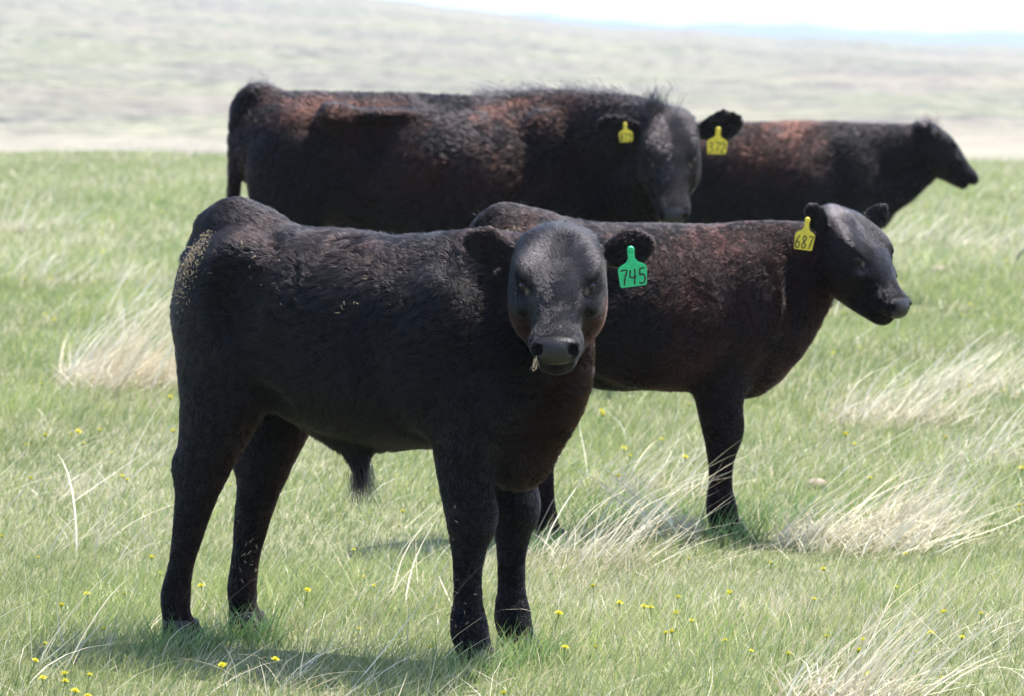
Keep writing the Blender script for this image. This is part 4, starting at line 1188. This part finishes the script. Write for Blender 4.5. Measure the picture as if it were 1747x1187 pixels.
# ------------------------------------------------------------------ yellow flowers
PETALM = simple_mat('yellow_petals', (0.66, 0.60, 0.035), 0.6, 0.3, 0, 0.15, 300)
STEMM = simple_mat('flower_stem', (0.14, 0.20, 0.06), 0.6, 0.3)
def flower_meshes(k):
    import bmesh
    r = random.Random(k)
    bm = bmesh.new()
    for ring, (n, rr, z, up) in enumerate(((11, .0105, .0, .003), (9, .0075, .0015, .005), (6, .0045, .003, .006))):
        for i in range(n):
            a = i / n * 6.283 + ring * .4 + r.uniform(-.1, .1); d = Vector((math.cos(a), math.sin(a), 0)); s = Vector((-d.y, d.x, 0))
            l = rr * r.uniform(.85, 1.15); w = .0017
            v = [bm.verts.new(p) for p in (d * .001 - s * w * .5 + Vector((0, 0, z)), d * .001 + s * w * .5 + Vector((0, 0, z)),
                                           d * l + s * w + Vector((0, 0, z + up)), d * l * 1.08 + Vector((0, 0, z + up * .8)), d * l - s * w + Vector((0, 0, z + up)))]
            bm.faces.new(v)
    me = bpy.data.meshes.new('flower_head'); bm.to_mesh(me); bm.free(); me.materials.append(PETALM)
    bm = bmesh.new()
    prev = None
    for j in range(5):
        z = -.075 + .075 * j / 4; x = .006 * math.sin(j * .8 + k)
        ring = [bm.verts.new((x * (1 - j / 4) + .0011 * math.cos(q * 1.571), .0011 * math.sin(q * 1.571), z)) for q in range(4)]
        if prev:
            for q in range(4): bm.faces.new((prev[q], prev[(q + 1) % 4], ring[(q + 1) % 4], ring[q]))
        prev = ring
    # calyx
    bmesh.ops.create_cone(bm, cap_ends=True, segments=7, radius1=.0016, radius2=.0042, depth=.006, matrix=Matrix.Translation((0, 0, -.003)))
    st = bpy.data.meshes.new('flower_stem'); bm.to_mesh(st); bm.free(); st.materials.append(STEMM)
    return me, st
def make_flowers():
    pairs = [flower_meshes(k) for k in range(3)]
    r = random.Random(5)
    pts = [(-1.13, 10.3), (-1.24, 9.86), (-1.30, 10.72), (-1.24, 10.85), (-1.15, 11.02), (-.92, 11.0), (-1.12, 11.55), (-.45, 11.32), (-.60, 10.9), (-.42, 10.2),
           (.43, 9.98), (.49, 10.12), (.13, 10.3), (.37, 10.4), (.92, 9.72), (.62, 9.62), (1.03, 9.5), (.63, 10.75), (.87, 10.7), (.55, 11.6), (.80, 11.5), (1.13, 10.95),
           (.93, 11.1), (.75, 13.4), (1.35, 15.1), (1.72, 14.8), (.45, 14.2), (.55, 13.8), (.38, 13.4), (-1.73, 13.4), (-1.9, 14.6), (-1.68, 15.2), (-1.5, 16.4), (1.3, 10.3), (1.2, 9.9), (.24, 11.0)]
    while len(pts) < 270:
        y = 8.9 + 26 * r.random() ** 1.5; x = (r.random() * 2 - 1) * (y * .14 + .3)
        if dryf2(np.array([[x * .6, y * .4, 3.0]]))[0] > -.35: pts.append((x, y))
    for i, (x, y) in enumerate(pts):
        h = r.uniform(.055, .095); s = r.uniform(.55, 1.15) * (1.0 if y < 14 else 1.25)
        me, st = pairs[i % 3]
        e = bpy.data.objects.new('yellow_flower', None); e.location = (x, y, float(hfun(x, y)) + h)
        e.rotation_euler = (r.uniform(-.45, .2), r.uniform(-.35, .35), r.uniform(0, 6.28)); e.scale = (s, s, s)
        link(e); tag(e, 'small yellow dandelion-like flower low in the green grass', 'flower', 'yellow wildflowers in the pasture')
        link(bpy.data.objects.new('flower_head', me), e)
        link(bpy.data.objects.new('flower_stem', st), e)
if GRASS > 0:
    make_flowers()

# ------------------------------------------------------------------ small things
def lathe_blob(name, rings, mat, seg=14, jitter=0.0, seed=1):
    """closed surface through rings (centre xyz, radius across, radius up, axis)"""
    r = random.Random(seed); vs = []; fs = []
    for (c, ra, rb, ax) in rings:
        a = Vector(ax).normalized(); s = Vector((-a.y, a.x, 0)); s = s.normalized() if s.length > .01 else Vector((1, 0, 0)); u = a.cross(s)
        for i in range(seg):
            t = i / seg * 6.28318; j = 1 + r.uniform(-jitter, jitter)
            vs.append(Vector(c) + s * math.cos(t) * ra * j + u * math.sin(t) * rb * j)
    for k in range(len(rings) - 1):
        for i in range(seg):
            fs.append((k * seg + i, k * seg + (i + 1) % seg, (k + 1) * seg + (i + 1) % seg, (k + 1) * seg + i))
    me = bpy.data.meshes.new(name); me.from_pydata([tuple(v) for v in vs], [], fs + [tuple(range(seg))[::-1], tuple(range((len(rings) - 1) * seg, len(rings) * seg))])
    for p in me.polygons: p.use_smooth = True
    me.materials.append(mat)
    return me

def dung():
    m = simple_mat('dried_dung', (0.33, 0.265, 0.21), 0.95, 0.1, 0, 0.35, 35, 0.8)
    for x, y, s, lab in ((1.13, 13.9, .050, 'small pale dried dung pat in the grass above the sprawling tussock'), (2.99, 26.3, .075, 'pale pinkish dried dung pat right of the second calf\'s head')):
        me = lathe_blob('dried_dung_pat', [((0, 0, -.01), s, s * .8, (0, 0, 1)), ((0, 0, .035), s * 1.0, s * .85, (0, 0, 1)), ((.004, 0, .06), s * .8, s * .6, (0, 0, 1)), ((.008, 0, .075), s * .35, s * .3, (0, 0, 1))], m, 16, .12, int(x * 100))
        o = bpy.data.objects.new('dried_dung_pat', me); o.location = (x, y, float(hfun(x, y))); o.scale = (.85, .85, .5); link(o); tag(o, lab, 'dung')
dung()

def wisp():
    r = np.random.default_rng(77)
    n = 6
    tip = []
    pts = []
    vs = []; fs = []
    for i in range(n):
        p = np.array((.058 + r.uniform(-.003, .006), 9.530 + r.uniform(-.006, .006), .826 + r.uniform(-.004, .004)))
        L = r.uniform(.02, .056); d = norm((r.uniform(-.35, .35), -.2, -1)); w = .0008
        for j in range(5):
            if j: 
                d = norm(d + r.normal(size=3) * .35 + np.array((0, 0, -.15))); p = p + d * L / 4
            k = len(vs); vs += [p + np.array((-w, 0, 0)), p + np.array((w, 0, 0))]
            if j: fs.append((k - 2, k - 1, k + 1, k))
    me = np_mesh('straw_wisp', np.array(vs), np.array(fs), True); me.materials.append(STRAWM)
    o = link(bpy.data.objects.new('straw_wisp', me))
    tag(o, 'thin wisp of dry grass hanging from the corner of the bull calf\'s mouth', 'straw')
wisp()

def bird():
    m = simple_mat('black_feathers', (0.012, 0.012, 0.015), 0.5, 0.4, 0, .3, 40)
    e = empty('black_bird', (3.715, 26.3, float(hfun(3.7, 26.3))), 0)
    tag(e, 'small black bird cut off by the right edge, only its drooping tail in view', 'bird')
    body = lathe_blob('body', [((-.10, 0, .165), .010, .008, (1, 0, .1)), ((-.07, 0, .170), .026, .022, (1, 0, .1)), ((-.02, 0, .175), .040, .038, (1, 0, .1)), ((.03, 0, .185), .040, .040, (1, 0, .3)), ((.06, 0, .205), .028, .028, (1, 0, .7)),
                               ((.075, 0, .228), .022, .022, (.6, 0, 1)), ((.085, 0, .248), .022, .022, (.8, 0, .8)), ((.098, 0, .258), .014, .014, (1, 0, .3)), ((.106, 0, .260), .005, .005, (1, 0, 0))], m)
    link(bpy.data.objects.new('body', body), e)
    tail = lathe_blob('tail', [((-.08, 0, .168), .018, .008, (-1, 0, .1)), ((-.11, 0, .163), .022, .007, (-1, 0, -.4)), ((-.145, 0, .140), .022, .006, (-.7, 0, -.8)), ((-.168, 0, .105), .020, .006, (-.4, 0, -1)), ((-.174, 0, .088), .010, .004, (-.2, 0, -1))], m)
    link(bpy.data.objects.new('tail', tail), e)
    beak = lathe_blob('beak', [((.104, 0, .259), .006, .006, (1, 0, 0)), ((.118, 0, .258), .004, .004, (1, 0, 0)), ((.132, 0, .256), .001, .001, (1, 0, 0))], m)
    link(bpy.data.objects.new('beak', beak), e)
    for s in (-.014, .014):
        leg = lathe_blob('leg', [((0, s, .15), .004, .004, (0, 0, -1)), ((.004, s, .08), .0025, .0025, (0, 0, -1)), ((0, s, .0), .0025, .0025, (0, 0, -1))], m, 6)
        link(bpy.data.objects.new('leg', leg), e)
bird()
